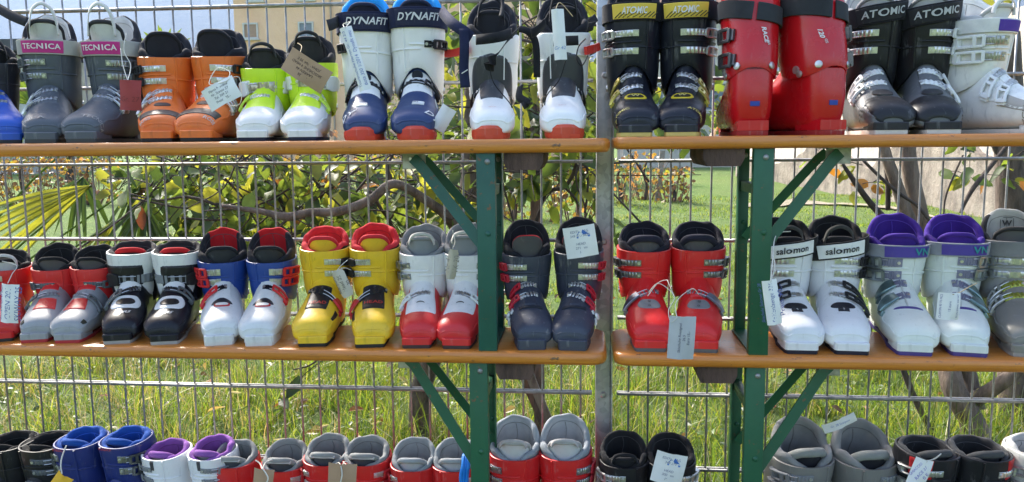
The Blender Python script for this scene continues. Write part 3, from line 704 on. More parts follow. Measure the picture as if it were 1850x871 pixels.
    panels=(('s', 'oval_badge', 4.2, 5.3, *el(.5), (.20, .21, .22)), ('s', 'instep_plate', 5.6, 8.8, k(-.38), k(.38), (.66, .016, .018), .003)), texts=(('s', 'e', 0, 4.95, .012, (.06, .06, .07), dict(lift=.003, rot=1.5)), ('s', 'o', 0, 4.5, .009, (.06, .06, .07), dict(lift=.003)))),
 'whiteblack': dict(shell=(.72, .72, .74), liner=(.010, .010, .014), tongue=(.012, .012, .016), tplastic=0, sole=(.02, .02, .035), loop=(.05, .05, .05), looph=.032, tz=.35, strap=(.014, .014, .016), strapw=.038, strapz=-.002, dirt=.2,
    slabel=((.8, .8, .8), (.02, .02, .03), 'salomon', .05, .080), txh=.0155, strapslope=.25, buckles=B4(STL, BP, (.0, .75, 1.2))+clogb((.6, .6, .6), BP, (7.2, 6.0), a=(-.35, .1, 1.2), db=-.9, wd=.017),
    panels=(('s', 'instep_badge', 4.35, 5.0, *el(.5), (.015, .015, .025)), ('s', 'badge_letter', 4.0, 4.35, k(-.2), k(.2), (.02, .02, .03))), texts=(('s', 'S', 0, 4.18, .006, (.7, .7, .7), dict(lift=.003)),)),
 'purple': dict(shell=(.66, .70, .67), liner=(.055, .02, .26), tongue=(.055, .02, .26), tplastic=0, tedge=(.055, .02, .26), sole=(.07, .05, .22), tz=.45, strap=(.28, .29, .34), strapw=.030, strapz=-.001, slabel=((.07, .045, .30), (.02, .30, .32), 'VN', .2, .075), txo=.35, txh=.016, dirt=.25,
    buckles=B4((.20, .20, .28, 1), (.30, .33, .36), (.1, .55, 1.4), 'frame', .022)+clogb((.20, .20, .28, 1), (.22, .32, .34), (7.2, 5.9), a=(-.1, .35, 1.2), db=-.6, wd=.022, st='solid'),
    panels=(('s', 'instep_line', 4.4, 4.62, *el(.6), (.07, .05, .24)), ('s', 'centre_seam', 4.6, 8.6, k(-.02), k(.02), (.45, .48, .46), .0022))),
 'greygold': dict(shell=(.20, .19, .17), cuff=(.30, .30, .30), liner=(.03, .03, .032), inner=(.42, .42, .41), backpatch=(.45, .45, .44), tongue=(.10, .10, .11), sole=(.3, .28, .26), strap=(.20, .20, .21), strapw=.035, buckles=B4(STL, DST, (-.3, .6, 1.3))+clogb((.45, .5, .1), STL, (7.3, 6.0), wd=.02), rough=.3),
 'allblack': dict(shell=(.016, .016, .018), liner=(.013, .013, .014), tongue=(.014, .014, .016), tplastic=0, tz=.42, sole=BLK, buckles=B4(GP, GP)+clogb(GP, GP), rimr=.011),
 'deepblue': dict(shell=(.010, .024, .16), liner=(.010, .07, .33), tongue=(.012, .03, .16), tedge=(.010, .07, .33), troll=.010, rimr=.011, tz=.42, sole=BLK, buckles=B4((.36, .37, .36), (.16, .17, .16), (.4, .8, 1.4), 'frame', .022)+clogb(GP, GP), texts=(('c', 'NORDICA', 0, 1.02, .008, (.5, .05, .05), dict(lift=.014)),)),
 'purplekid': dict(shell=(.74, .74, .77), liner=(.26, .26, .26), inner=(.20, .07, .30), rimcol=(.24, .09, .36), tongue=(.26, .26, .25), tedge=(.24, .09, .36), troll=.010, rimr=.010, tz=.35, sole=BLK, buckles=B4(GYP, GYP), dirt=.2, panels=(('c', 'front_slot', .86, .99, k(-.05), k(.05), (.05, .05, .06), .0022),)),
 'redgrey': dict(shell=(.60, .018, .02), liner=(.23, .24, .245), tongue=(.07, .075, .09), tedge=(.27, .28, .28), troll=.0085, rimr=.009, tz=.5, sole=BLK, loop=(.5, .52, .53), looph=.004, buckles=B4(STL, (.5, .02, .03, 1), (.6, 1., 1.5))),
 'redgrey2': dict(shell=(.60, .018, .02), liner=(.23, .25, .27), tongue=(.48, .48, .52), tedge=(.33, .35, .37), troll=.008, rimr=.009, tz=.45, sole=BLK, buckles=B4(STL, (.5, .02, .03, 1), (.6, 1., 1.5))),
 'bigred': dict(shell=(.62, .016, .02), liner=(.27, .30, .34), tongue=(.62, .63, .67), tedge=(.40, .41, .42), troll=.006, rimr=.009, tz=.55, sole=BLK, loop=(.45, .43, .44), looph=.012, buckles=B4(DST, (.5, .01, .03, 1), (.5, 1.05, 1.5), 'frame', .02)),
 'blacktag': dict(shell=(.014, .014, .018), liner=(.010, .010, .013), tongue=(.012, .012, .015), tplastic=0, tedge=BLK, tz=.3, sole=BLK, loop=BLK, looph=.02, buckles=B4(STL, STL, (.1, .8, 1.4), 'frame', .02)),
 'biggrey': dict(shell=(.19, .185, .18), liner=(.24, .245, .25), tongue=(.02, .02, .028), tplastic=0, tedge=(.27, .28, .275), troll=.010, rimr=.010, tz=.35, sole=BLK, buckles=B4(GYP, GYP)),
 'knit': dict(shell=(.014, .014, .018), liner=(.055, .057, .062), inner=(.03, .03, .034), tongue=(.02, .02, .025), tplastic=0, tedge=(.07, .072, .078), troll=.009, rimr=.009, tz=.5, sole=BLK, buckles=B4(STL, STL), panels=(('c', 'red_flash', .80, 1.0, k(.35), k(1.2), (.55, .015, .02)),)),
 'whitegrey': dict(shell=(.60, .60, .58), liner=(.48, .48, .47), inner=(.33, .35, .38), tongue=(.6, .6, .58), tedge=(.5, .5, .49), sole=BLK, tz=.4, buckles=B4(STL, STL)),
}
def w_mark(root, g, sd, CS):
    li = [c for c in root.children if c.name.startswith('liner')][0]
    IN = lambda a, z: g.body(a, z, .0185, 2.2)
    def back(a, z):
        P, C = IN(a, z); return P, P*2-C
    zc = g.zt-.034; q = MB()
    vs, fs = text2d('W', .03)
    P0 = IN(pi, zc)[0]
    f = lambda x, z: V(x, P0[1]-.003-(z-zc)*-.10, z)
    q.add([f(x*.013, zc+y*.013) for x, y in vs], fs)
    for x0, x1, z0, z1 in ((-.014, .014, .013, .0142), (-.014, .014, -.0142, -.013), (-.014, -.0128, -.013, .013), (.0128, .014, -.013, .013)):
        q.add([f(x0, zc+z0), f(x1, zc+z0), f(x1, zc+z1), f(x0, zc+z1)], [(0, 1, 2, 3)])
    q.build('printed_mark', plain((.03, .03, .03), .7), li, smooth=False)
LOOK['greygold']['extra'] = w_mark
# (look, x toe, y toe, x liner top, y liner top, y cuff rim, scale, outer side, label)
TOPROW = [
 ('blue', 12, 266, 8, 78, 112, .93, -1, 'blue shelled boot with black cuff, cut by the left edge of the photo', 'blue boots on the upper left bench'),
 ('tecnica', 75, 268, 98, 30, 88, .96, -1, 'dark grey boot with magenta strap label, beside the blue boot', 'grey boots with magenta strap labels'),
 ('tecnica', 146, 267, 208, 32, 90, 1.0, 1, 'dark grey boot with magenta strap label, beside the orange boots with a red card', 'grey boots with magenta strap labels'),
 ('orange', 284, 262, 303, 58, 102, .97, -1, 'orange boot with black liner, nearer the grey boots', 'orange boots with black liners'),
 ('orange', 353, 261, 398, 54, 100, 1.0, 1, 'orange boot with black liner, carrying a white paper tag', 'orange boots with black liners'),
 ('lime', 455, 257, 483, 88, 122, .93, -1, 'lime and white boot next to the orange boots', 'lime and white boots'),
 ('lime', 547, 256, 562, 66, 112, .93, 1, 'lime and white boot behind the kraft paper tag', 'lime and white boots'),
 ('navytour', 652, 251, 662, -3, 42, .95, -1, 'navy and white touring boot with sky blue liner and long narrow tag', 'navy and white touring boots'),
 ('navytour', 750, 250, 754, -6, 34, .98, 1, 'navy and white touring boot with sky blue liner beside the white touring boots', 'navy and white touring boots'),
 ('whitetour', 884, 247, 889, 5, 62, .95, -1, 'white touring boot with black front panel and knotted black straps', 'white touring boots with black fronts'),
 ('whitetour', 1022, 243, 1016, -4, 58, .97, 1, 'white touring boot with black front panel and white paper strip', 'white touring boots with black fronts'),
 ('blackyellow', 1148, 252, 1144, -34, 30, .98, -1, 'black boot with yellow strap label beside the steel post', 'black boots with yellow labels'),
 ('blackyellow', 1230, 251, 1243, -34, 28, .98, 1, 'black boot with yellow strap label beside the glossy red boots', 'black boots with yellow labels'),
 ('blackwhite', 1610, 240, 1572, -16, 30, .98, -1, 'black boot with white lettered strap, partly behind the glossy red boot', 'black boots with white buckles'),
 ('blackwhite', 1705, 239, 1668, -18, 30, .98, 1, 'black boot with white lettered strap, beside the all white boot', 'black boots with white buckles'),
]
MIDROW = [
 ('redtag', -2, 620, 22, 449, 492, .88, -1, 'red boot with white paper tag, cut by the left edge of the photo', 'red boots with white buckles'),
 ('redsilver', 62, 627, 104, 438, 492, .86, -1, 'silver boot with red cuff, nearer the left edge', 'silver boots with red cuffs'),
 ('redsilver', 122, 626, 172, 441, 490, .86, 1, 'silver boot with red cuff beside the black and white boots', 'silver boots with red cuffs'),
 ('blackwhitekid', 212, 628, 244, 434, 462, .90, -1, 'black and white boot with red edged tongue and black clip', 'black and white boots with red tongue edges'),
 ('blackwhitekid', 297, 627, 324, 434, 462, .90, 1, 'black and white boot with grey webbing strap, beside the blue cuffed boots', 'black and white boots with red tongue edges'),
 ('whiteblue', 396, 630, 405, 411, 478, .92, -1, 'white boot with blue cuff, nearer the black and white boots', 'white boots with blue cuffs'),
 ('whiteblue', 468, 629, 490, 410, 478, .92, 1, 'white boot with blue cuff, nearer the yellow boots', 'white boots with blue cuffs'),
 ('yellow', 564, 628, 588, 407, 456, .93, 1, 'yellow boot with red rimmed liner, nearer the blue cuffed boots', 'yellow boots'),
 ('yellow', 668, 628, 678, 402, 456, .95, -1, 'yellow boot with red rimmed liner, nearer the red and white boots', 'yellow boots'),
 ('redwhite', 752, 626, 766, 404, 464, .92, -1, 'red boot with white cuff and grey liner, nearer the yellow boots', 'red boots with white cuffs'),
 ('redwhite', 824, 625, 845, 400, 464, .92, 1, 'red boot with white cuff partly behind the green bench leg', 'red boots with white cuffs'),
 ('navygrey', 961, 623, 951, 395, 466, .90, -1, 'dark navy boot beside the green bench leg', 'dark navy boots'),
 ('navygrey', 1034, 623, 1046, 391, 462, .90, 1, 'dark navy boot with white note in front of its liner', 'dark navy boots'),
 ('allred', 1176, 632, 1164, 399, 458, .98, -1, 'bright red boot with dark dome liner, beside the steel post', 'bright red boots'),
 ('allred', 1268, 632, 1261, 398, 456, .98, 1, 'bright red boot with dark dome liner, beside the grey tag and green leg', 'bright red boots'),
 ('whiteblack', 1449, 638, 1418, 391, 452, .98, -1, 'white boot with black liner, beside the green bench leg', 'white boots with black liners'),
 ('whiteblack', 1540, 640, 1508, 389, 452, 1.0, 1, 'white boot with black liner, beside the purple lined boots', 'white boots with black liners'),
 ('purple', 1654, 637, 1618, 384, 456, 1.0, -1, 'pale boot with purple liner, no paper tag on it', 'pale boots with purple liners'),
 ('purple', 1752, 639, 1723, 385, 452, 1.0, 1, 'pale boot with purple liner and a white tag on its instep', 'pale boots with purple liners'),
 ('greygold', 1862, 640, 1824, 376, 452, 1.0, -1, 'grey boot with square letter mark in its liner, cut by the right edge', None),
]
LOWROW = [
 ('allblack', 30, 785, 36, 777, 822, .90, -1, 'all black boot in the bottom row at the left edge', 'all black boots'),
 ('allblack', 96, 785, 103, 779, 822, .90, 1, 'all black boot beside the blue boots in the bottom row', 'all black boots'),
 ('deepblue', 150, 785, 166, 767, 816, .88, -1, 'deep blue boot beside the all black boots', 'deep blue boots'),
 ('deepblue', 233, 785, 246, 766, 814, .88, 1, 'deep blue boot beside the purple lined small boots', 'deep blue boots'),
 ('purplekid', 306, 785, 316, 790, 836, .82, -1, 'small white boot with purple liner, nearer the deep blue boots', 'small white boots with purple liners'),
 ('purplekid', 382, 785, 397, 782, 836, .82, 1, 'small white boot with purple liner, nearer the grey lined red boots', 'small white boots with purple liners'),
 ('redgrey', 430, 785, 433, 791, 852, .82, -1, 'small red boot with grey liner tied beside the purple lined boots', 'red boots with grey liners tied by a pull strap'),
 ('redgrey', 520, 785, 522, 790, 860, .86, 1, 'red boot with grey liner and kraft tag at its left shoulder', 'red boots with grey liners tied by a pull strap'),
 ('redgrey', 596, 785, 599, 780, 848, .87, -1, 'red boot with grey liner, left of the square kraft card', 'red boots with grey liners tied by a pull strap'),
 ('redgrey', 667, 785, 668, 784, 848, .87, 1, 'red boot with grey liner, right of the square kraft card', 'red boots with grey liners tied by a pull strap'),
 ('redgrey2', 752, 785, 752, 786, 858, .84, -1, 'red boot with pale tongue, nearer the kraft card', 'red boots with pale tongues'),
 ('redgrey2', 828, 785, 826, 787, 858, .84, 1, 'red boot with pale tongue and blue ribbon beside the green leg', 'red boots with pale tongues'),
 ('bigred', 932, 785, 933, 746, 838, .95, -1, 'tall red boot with wide blue grey liner beside the lower green leg', 'tall red boots with wide grey liners'),
 ('bigred', 1022, 785, 1022, 743, 838, .95, 1, 'tall red boot with wide blue grey liner nearer the steel post', 'tall red boots with wide grey liners'),
 ('blacktag', 1132, 785, 1126, 773, 850, .86, -1, 'black boot with tangled black strap beside the steel post', 'black boots with silver buckles'),
 ('blacktag', 1214, 785, 1209, 777, 850, .86, 1, 'black boot with white note inside its liner', 'black boots with silver buckles'),
 ('biggrey', 1462, 785, 1438, 748, 852, 1.08, -1, 'large grey boot with open grey liner beside the lower right green leg', 'large grey boots'),
 ('biggrey', 1578, 785, 1548, 754, 856, 1.10, 1, 'large grey boot with a white strip on its liner rim', 'large grey boots'),
 ('knit', 1690, 785, 1657, 783, 834, .95, -1, 'black boot with ribbed knit liner and white tag', 'black boots with ribbed knit liners'),
 ('knit', 1780, 785, 1747, 783, 836, .95, 1, 'black boot with ribbed knit liner, no tag', 'black boots with ribbed knit liners'),
 ('whitegrey', 1880, 785, 1850, 780, 834, .95, -1, 'white boot with pale grey liner cut by the right edge, bottom row', None),
]
BOOTS = {}
def place(row, rname, zs, i, spec, yaw=None, heel=False):
    lk, xb, yb, xt, yt, yr, s, out, label, group = spec
    YT = -.340
    if rname == 'low':
        yb = 628+(Z_MID-zs)*830
        P = at(xt, yt, YT+.27*s)
        s *= 1.07
        if yaw is None: yaw = R({'allblack': -7, 'deepblue': -9, 'purplekid': -9, 'biggrey': 12, 'knit': 12, 'whitegrey': 14}.get(lk, 0))
        Xt = P[0]+sin(yaw)*.236*s; T = V(Xt, YT, zs)
    else:
        T = at(xb, yb, YT); T[2] = zs
    dk = .225*s
    if yaw is None:
        Pc = at(xt, yt, YT+dk); yaw = asin(max(-.8, min(.8, (T[0]-Pc[0])/dk)))
    d = V(sin(yaw), -cos(yaw), 0)
    yl = T-d*.27*s; yrp = T-d*.135*s
    zt = (at(xt, yt, yl[1])[2]-zs)/s; zr = (at(xt, yr, yrp[1])[2]-zs)/s
    if heel: zr, zt = .275, .315
    L = dict(LOOK[lk]); L.update(zr=zr, zt=zt, side=out, out=out, seed=i*1.7+len(rname))
    org = T-d*.158*s
    if heel: org = T-V(sin(yaw), -cos(yaw), 0)*(-.15*s)
    root = thing('ski_boot', org, label, 'ski boot', group, yaw, s)
    L.update(spec_over.get((rname, i), {}))
    g = make_boot(root, L); BOOTS[(rname, i)] = (root, g, L)
    return root
spec_over = {}
def ribbonpart(name, pts, wid, th, side, mat, root, smooth=5):
    q = MB(); q.ribbon(pts, wid, th, side, smooth=smooth); return q.build(name, mat, root, sharp=0)
for i, sp in enumerate(TOPROW): place(TOPROW, 'top', Z_TOP+(0 if sp[1] < 1100 else .002), i, sp)
for i, sp in enumerate(MIDROW): place(MIDROW, 'mid', Z_MID, i, sp)
for i, sp in enumerate(LOWROW): place(LOWROW, 'low', Z_LOW, i, sp)
# the pair that shows its heels
for i, (xb, yb, yw, lab, tx) in enumerate(((1360, 247, R(180-3), 'glossy red race boot seen from behind, nearer the black and yellow boots', 0), (1505, 245, R(180+21), 'glossy red race boot seen from behind, toe turned left', 1))):
    spec_over[('rear', i)] = dict(texts=(('c', 'RACE' if i == 0 else '120', pi+(.28 if i == 0 else -.45), .72, .0085, (.75, .75, .75), dict(rot=-1.35, mirror=False, shear=.3, bold=.03)), ('c', 'GS', pi+(.42 if i == 0 else -.3), .66, .005, (.6, .6, .6), dict(rot=-1.35, mirror=False))),
        panels=(('s', 'heel_sticker', 9.02, 9.17, k(pi-.06), k(pi+.13), (.02, .05, .35)),), zr=.275, lean=.14)
    place(None, 'rear', Z_TOP+.002, i, ('redrace', xb, yb, 0, 0, 0, 1.03, 1 if i == 0 else -1, lab, 'glossy red race boots seen from behind'), yw, True)
place(TOPROW, 'top', Z_TOP+.002, 20, ('allwhite', 1925, 246, 1826, -6, 45, .97, -1, 'all white boot with purple strap mark, cut by the right edge of the top bench', None), R(27))
# ------------------------------------------------------------------ paper tags
PAPER = {'white': (.80, .80, .80), 'grey': (.46, .47, .50), 'kraft': (.42, .27, .17), 'beige': (.50, .45, .36), 'red': (.33, .045, .045), 'pink': (.62, .50, .44), 'pale': (.66, .67, .70)}
def paper(c):
    kk = ('paper', c)
    if kk in MATS: return MATS[kk]
    m_, nt, b = nodes_of('paper'); n1 = noise(nt, 15, 5)
    nt.links.new(ramp_mix(nt, cramp(nt, n1, .3, .8), c, tuple(x*.82 for x in c)), b.inputs['Base Color']); b.inputs['Roughness'].default_value = .8
    MATS[kk] = m_; return m_
def card(label, cx, cy, wpx, hpx, rot, col, Y=-.40, lines=(), strings=(), bend=.006, yaw=0, ink=(.08, .08, .12), shape=None, scol='white', srad=.0009, extra=None, lh=None, group=None, trot=0.):
    P = at(cx, cy, Y); s = (P[1]-CAM[1])/FPX; W, H = wpx*s, hpx*s
    t = thing('paper_tag', P, label, 'paper tag', group)
    Rm = rotz(yaw)@roty(R(rot))
    def loc(x, z, o=0):    # sheet coordinates -> local
        return Rm@V(x, bend*((2*x/W)**2+.6*(2*z/H)**2*(1 if x > 0 else -.3))-o, z)
    q = MB(); n = 8
    for sg in (1,):
        fr = [[loc(-W/2+W*i/n, -H/2+H*j/n, .0002) for i in range(n+1)] for j in range(n+1)]
        bk = [[loc(-W/2+W*i/n, -H/2+H*j/n, -.0002) for i in range(n+1)] for j in range(n+1)]
        if shape == 'cut':
            for j, i, dx, dz in ((0, 0, 1, 0), (0, n, -1, 0), (n, 0, 1, 0), (n, n, -1, 0)):
                for G in (fr, bk): G[j][i] = loc((-W/2 if i == 0 else W/2)+dx*W*.16, (-H/2 if j == 0 else H/2), 0)
        q.loft(fr, False); q.loft([r[::-1] for r in bk], False)
    c_ = q.build('card', paper(PAPER[col]), t, sharp=0)
    if lines:
        tx = MB(); lh = lh or H/(len(lines)+1.6); 
        ta = R(trot)
        for i, ln in enumerate(lines):
            if not ln: continue
            vs, fs = text2d(ln, .0, .12, 1.0); mw = (H if abs(trot) in (90,) else W)*.88; wd = (vs[:, 0].max()-vs[:, 0].min())
            h = min(lh*.62, mw/max(wd, .1)); z0 = ((len(lines)-1)/2-i)*lh
            tx.add([loc(x*h*cos(ta)-(y*h+z0)*sin(ta), x*h*sin(ta)+(y*h+z0)*cos(ta), .0006) for x, y in vs], fs)
        tx.build('handwriting', plain(ink, .8, 'ink'), c_, smooth=False)
    if extra:
        for nm, poly, colr in extra:
            e_ = MB(); e_.add([loc(x*W, z*H, .0007) for x, z in poly], [tuple(range(len(poly)))]); e_.build(nm, plain(colr, .7, 'ink'), c_, smooth=False)
    for pts in strings:
        w_ = MB(); w_.tube([np.array(at(x, y, yy))-np.array(P) for x, y, yy in pts], srad, 6, smooth=6)
        w_.build('string', fabric((.62, .60, .54) if scol == 'white' else (.42, .33, .2)), t, sharp=0)
    return t
MOUNT = [('printed_mountain', [(-.10, .22), (.0, .34), (.05, .29), (.12, .38), (.20, .30), (.30, .22)], (.05, .16, .5)), ('printed_line', [(-.1, .12), (.32, .13), (.32, .19), (-.1, .18)], (.12, .25, .6))]
card('red card hanging beside the magenta labelled grey boot', 233, 172, 41, 56, 3, 'red', -.40, strings=([(231, 146, -.40), (236, 118, -.36), (224, 92, -.35), (228, 60, -.33)], [(231, 146, -.40), (222, 118, -.37), (218, 88, -.35)]), lines=('', 'Gr. 27'), ink=(.2, .03, .03))
card('white tag tied by a loop to the orange boot', 398, 169, 66, 42, -27, 'white', -.42, lines=('Marca Nordica', 'Nr. Scarpe 27', 'Tel. 349 21', 'Prezzo 25.-'), lh=.0085, strings=([(405, 148, -.42), (378, 152, -.41), (392, 124, -.38), (415, 130, -.39), (408, 150, -.42)], [(405, 148, -.42), (432, 140, -.40), (435, 185, -.38), (415, 192, -.37)]))
card('kraft paper tag lying slanted over the lime boots', 552, 127, 86, 46, 33, 'kraft', -.42, lines=('Nr. 26', 'LAAREN 44', 'SKISCHUHE 4 HEAD', 'JOHANNA 30 E'), trot=180, ink=(.05, .03, .04), strings=([(541, 98, -.42), (545, 84, -.36), (538, 78, -.33)],), scol='straw')
card('long narrow white tag down the navy and white boot', 641, 106, 22, 118, -17, 'white', -.43, lines=('Tourenschuhe Herren Gr. 44 2/3', 'Bota 350 1/2014  Dynafit neu'), trot=90, ink=(.15, .2, .5), strings=([(624, 50, -.43), (632, 40, -.40), (620, 44, -.38), (624, 52, -.43)],), lh=.011)
card('pale tag dangling between the touring boots', 800, 214, 28, 46, 32, 'pale', -.30, strings=([(790, 196, -.3), (786, 180, -.28)],))
card('white paper strip on the second white touring boot', 1010, 62, 22, 88, -4, 'white', -.40, lines=('', '', '', 'Gr 42'), ink=(.2, .3, .6), strings=([(1003, 20, -.40), (1012, 5, -.36), (1035, 30, -.34)],), scol='straw')
card('pinkish card behind the twig at the upper right', 1742, 82, 24, 66, 2, 'pink', -.16, lines=('COND', '29'), trot=90, ink=(.1, .05, .05))
card('white tag on the red boot at the left edge', 14, 549, 34, 78, 7, 'white', -.44, lines=('SCARPONI SCI', 'OPEN 201', 'SKIWAY 25'), trot=90, ink=(.1, .15, .4), strings=([(14, 512, -.44), (22, 495, -.42), (30, 480, -.40), (4, 472, -.37)],))
card('beige tag with cut corners between the two yellow boots', 618, 513, 24, 54, -24, 'beige', -.40, lines=('Scarponi', 'Head 26', '20 -'), trot=90, shape='cut', ink=(.1, .08, .08), strings=([(608, 490, -.40), (618, 478, -.36), (628, 470, -.33)], [(608, 490, -.40), (622, 484, -.37), (634, 488, -.33)]))
card('narrow beige tag hanging on the white cuffed red boot', 816, 478, 19, 56, 8, 'beige', -.30, lines=('Nr 41', 'VK 20'), trot=90, shape='cut', ink=(.3, .28, .25), strings=([(818, 450, -.30), (822, 436, -.27), (818, 416, -.26)],))
card('white note with blue mountain print in front of the navy boot liner', 1049, 437, 58, 57, -9, 'white', -.26, lines=('EDITH TAG', '349 270 5820', '', 'HEAD', '271 mm', '14.-'), ink=(.12, .14, .25), extra=MOUNT)
card('grey card hanging over the bench edge between the bright red boots', 1232, 611, 48, 80, 3, 'grey', -.405, lines=('', 'Skischuhe Rossignol', '26.5', 'Euro 15,-'), trot=90, ink=(.08, .08, .12), strings=([(1223, 574, -.405), (1212, 582, -.40), (1208, 560, -.385), (1218, 535, -.36), (1190, 512, -.32), (1172, 528, -.30)], [(1223, 574, -.405), (1222, 545, -.37), (1250, 522, -.32), (1262, 532, -.31)], [(1218, 535, -.36), (1208, 512, -.30), (1204, 506, -.28), (1188, 512, -.28), (1170, 535, -.29)]), lh=.009)
card('white tag on a bent cord by the first black lined white boot', 1396, 547, 27, 82, -9, 'white', -.44, lines=('Skischuhe Salomon Gr 28', 'Sohlenlaenge 326', 'Preis 90.-'), trot=90, ink=(.12, .15, .4), strings=([(1392, 510, -.44), (1396, 470, -.40), (1402, 425, -.33), (1428, 418, -.28)], [(1392, 510, -.44), (1400, 480, -.40), (1394, 455, -.36)]), srad=.0012)
card('white tag tied with straw string on the purple lined boot', 1716, 554, 39, 48, 2, 'white', -.36, lines=('CLAPON 90 T0 MC3', '', '15 euro', '', 'DON EMMA 328 547'), trot=90, ink=(.1, .1, .3), strings=([(1722, 532, -.36), (1735, 528, -.33), (1752, 518, -.31), (1765, 512, -.29)], [(1722, 532, -.36), (1708, 530, -.33), (1700, 533, -.31)]), scol='straw')
card('kraft tag tied beside the small red boot', 474, 868, 40, 44, 8, 'kraft', -.30, strings=([(474, 848, -.30), (470, 838, -.27), (462, 832, -.26)], [(474, 848, -.30), (480, 836, -.27), (492, 830, -.26)], [(474, 846, -.30), (484, 862, -.31), (482, 872, -.31)]), scol='white', srad=.0018)
card('square kraft card between two grey lined red boots', 617, 862, 56, 52, 4, 'kraft', -.30, lines=('5', ''), strings=([(616, 846, -.30), (612, 836, -.26), (602, 842, -.25)], [(616, 846, -.30), (624, 834, -.26), (634, 842, -.25)], [(616, 842, -.30), (618, 858, -.31), (614, 876, -.31)]), ink=(.05, .03, .03), srad=.0016)
card('white note with blue mountain print in the black boot', 1209, 848, 58, 60, 13, 'white', -.24, lines=('EDITH TAG', '349 270', '', 'HEAD', '300 mm', '15.-'), ink=(.15, .17, .3), extra=MOUNT)
card('white strip draped over the rim of the large grey boot', 1518, 766, 62, 17, -24, 'white', -.17, lines=('Gr. 28 Scarponi',), ink=(.15, .2, .5))
card('white tag hanging from the ribbed knit boot', 1664, 855, 34, 52, 18, 'white', -.33, lines=('GHIACCIO', 'RACE 27', '0 E'), trot=70, ink=(.15, .12, .5), strings=([(1674, 834, -.33), (1690, 828, -.29), (1700, 820, -.27)],), srad=.0015)
card('yellow card at the foot of the deep blue boot', 108, 872, 34, 36, 38, 'kraft', -.34, strings=([(112, 856, -.34), (110, 842, -.33), (112, 826, -.32), (120, 805, -.30)],), srad=.0016)
bpy.data.objects[[o.name for o in bpy.data.objects if o.get('label') == 'yellow card at the foot of the deep blue boot'][0]].children[0].data.materials[0] = paper((.75, .42, .03))
# blue ribbon, straps that hang loose
t = thing('ribbon', at(838, 822, -.24), 'crumpled blue ribbon tied to the red boot beside the green leg', 'ribbon')
for i in range(3):
    q = MB(); o_ = np.array(at(838, 822, -.24)); q.ribbon([np.array(at(846-i*3, 818, -.22))-o_, np.array(at(838+i*4, 822, -.25))-o_, np.array(at(836+i*5, 842, -.27))-o_, np.array(at(832+i*6, 862, -.27))-o_, np.array(at(834+i*5, 885, -.27))-o_], .008, .0008, (1, .5*i-.4, 0), smooth=5)
    q.build('streamer', plastic((.01, .22, .75), .35), t, sharp=0)
def strap_on(key, pts, wid, side, name='loose_strap', col=BLK, th=.0018):
    root = BOOTS[key][0]; bpy.context.view_layer.update()
    M = mathutils.Matrix.LocRotScale(root.location, root.rotation_euler, root.scale).inverted()
    P = [np.array(M@mathutils.Vector(at(*p))) for p in pts]
    q = MB(); q.ribbon(P, wid, th, side, smooth=5); return q.build(name, fabric(col), root, sharp=0)
NVY = (.012, .016, .05)
strap_on(('top', 8), [(796, 18, -.22), (815, 40, -.30), (840, 58, -.32), (852, 68, -.31)], .024, (.45, 0, 1), col=NVY)
strap_on(('top', 8), [(838, 52, -.325), (839, 90, -.33), (838, 125, -.33), (841, 158, -.335)], .021, (1, 0, 0), col=NVY)
strap_on(('top', 8), [(834, 133, -.337), (845, 126, -.337)], .002, (.3, 0, 1), 'strap_mark', (.6, .6, .6))
strap_on(('top', 7), [(612, 38, -.20), (600, 44, -.24), (592, 46, -.25)], .026, (0, 0, 1), col=(.03, .03, .035))
for key, dx in ((('top', 9), 0), (('top', 10), 0)):
    if key[1] == 9:
        strap_on(key, [(935, 55, -.26), (918, 72, -.33), (898, 100, -.37), (884, 116, -.375), (893, 118, -.37)], .026, (.6, 0, .8))
        strap_on(key, [(860, 72, -.36), (880, 70, -.375), (905, 66, -.37), (925, 60, -.33)], .022, (0, 0, 1))
        strap_on(key, [(938, 52, -.25), (955, 58, -.25), (968, 80, -.25), (970, 140, -.25)], .016, (1, 0, 0))
        strap_on(key, [(904, 30, -.33), (908, 12, -.30), (907, -10, -.28)], .008, (1, 0, 0), 'pull_cord')
        strap_on(key, [(884, 118, -.375), (892, 150, -.38), (920, 185, -.39), (925, 195, -.385)], .0022, (1, 0, 0), 'lace')
        strap_on(key, [(940, 155, -.28), (938, 175, -.30), (952, 185, -.31), (944, 192, -.31)], .018, (.5, 0, .6))
    else:
        strap_on(key, [(1000, 75, -.36), (1020, 74, -.375), (1045, 73, -.37)], .020, (0, 0, 1))
        strap_on(key, [(986, 40, -.25), (970, 55, -.27), (960, 60, -.28)], .022, (.4, 0, 1))
        strap_on(key, [(1022, 110, -.385), (1010, 145, -.39), (988, 172, -.39), (984, 190, -.37)], .0022, (1, 0, 0), 'lace')
        strap_on(key, [(1058, 70, -.33), (1045, 85, -.35), (1042, 108, -.355), (1052, 118, -.34), (1062, 100, -.30)], .0022, (0, 0, 1), 'lace')
        strap_on(key, [(1068, 30, -.25), (1074, 45, -.26), (1062, 50, -.28)], .020, (.5, 0, 1))
def lever(key, pts, col):
    root = BOOTS[key][0]; M = mathutils.Matrix.LocRotScale(root.location, root.rotation_euler, root.scale).inverted()
    q = MB(); q.ribbon([np.array(M@mathutils.Vector(at(*p))) for p in pts], .018, .008, (0, 0, 1), smooth=3); q.build('walk_lever', plastic(col, .4), root, sharp=30)
lever(('top', 9), [(845, 88, -.20), (825, 95, -.17), (805, 97, -.14)], (.62, .03, .02))
lever(('top', 10), [(1058, 92, -.20), (1072, 88, -.17), (1082, 84, -.15)], (.62, .03, .02))
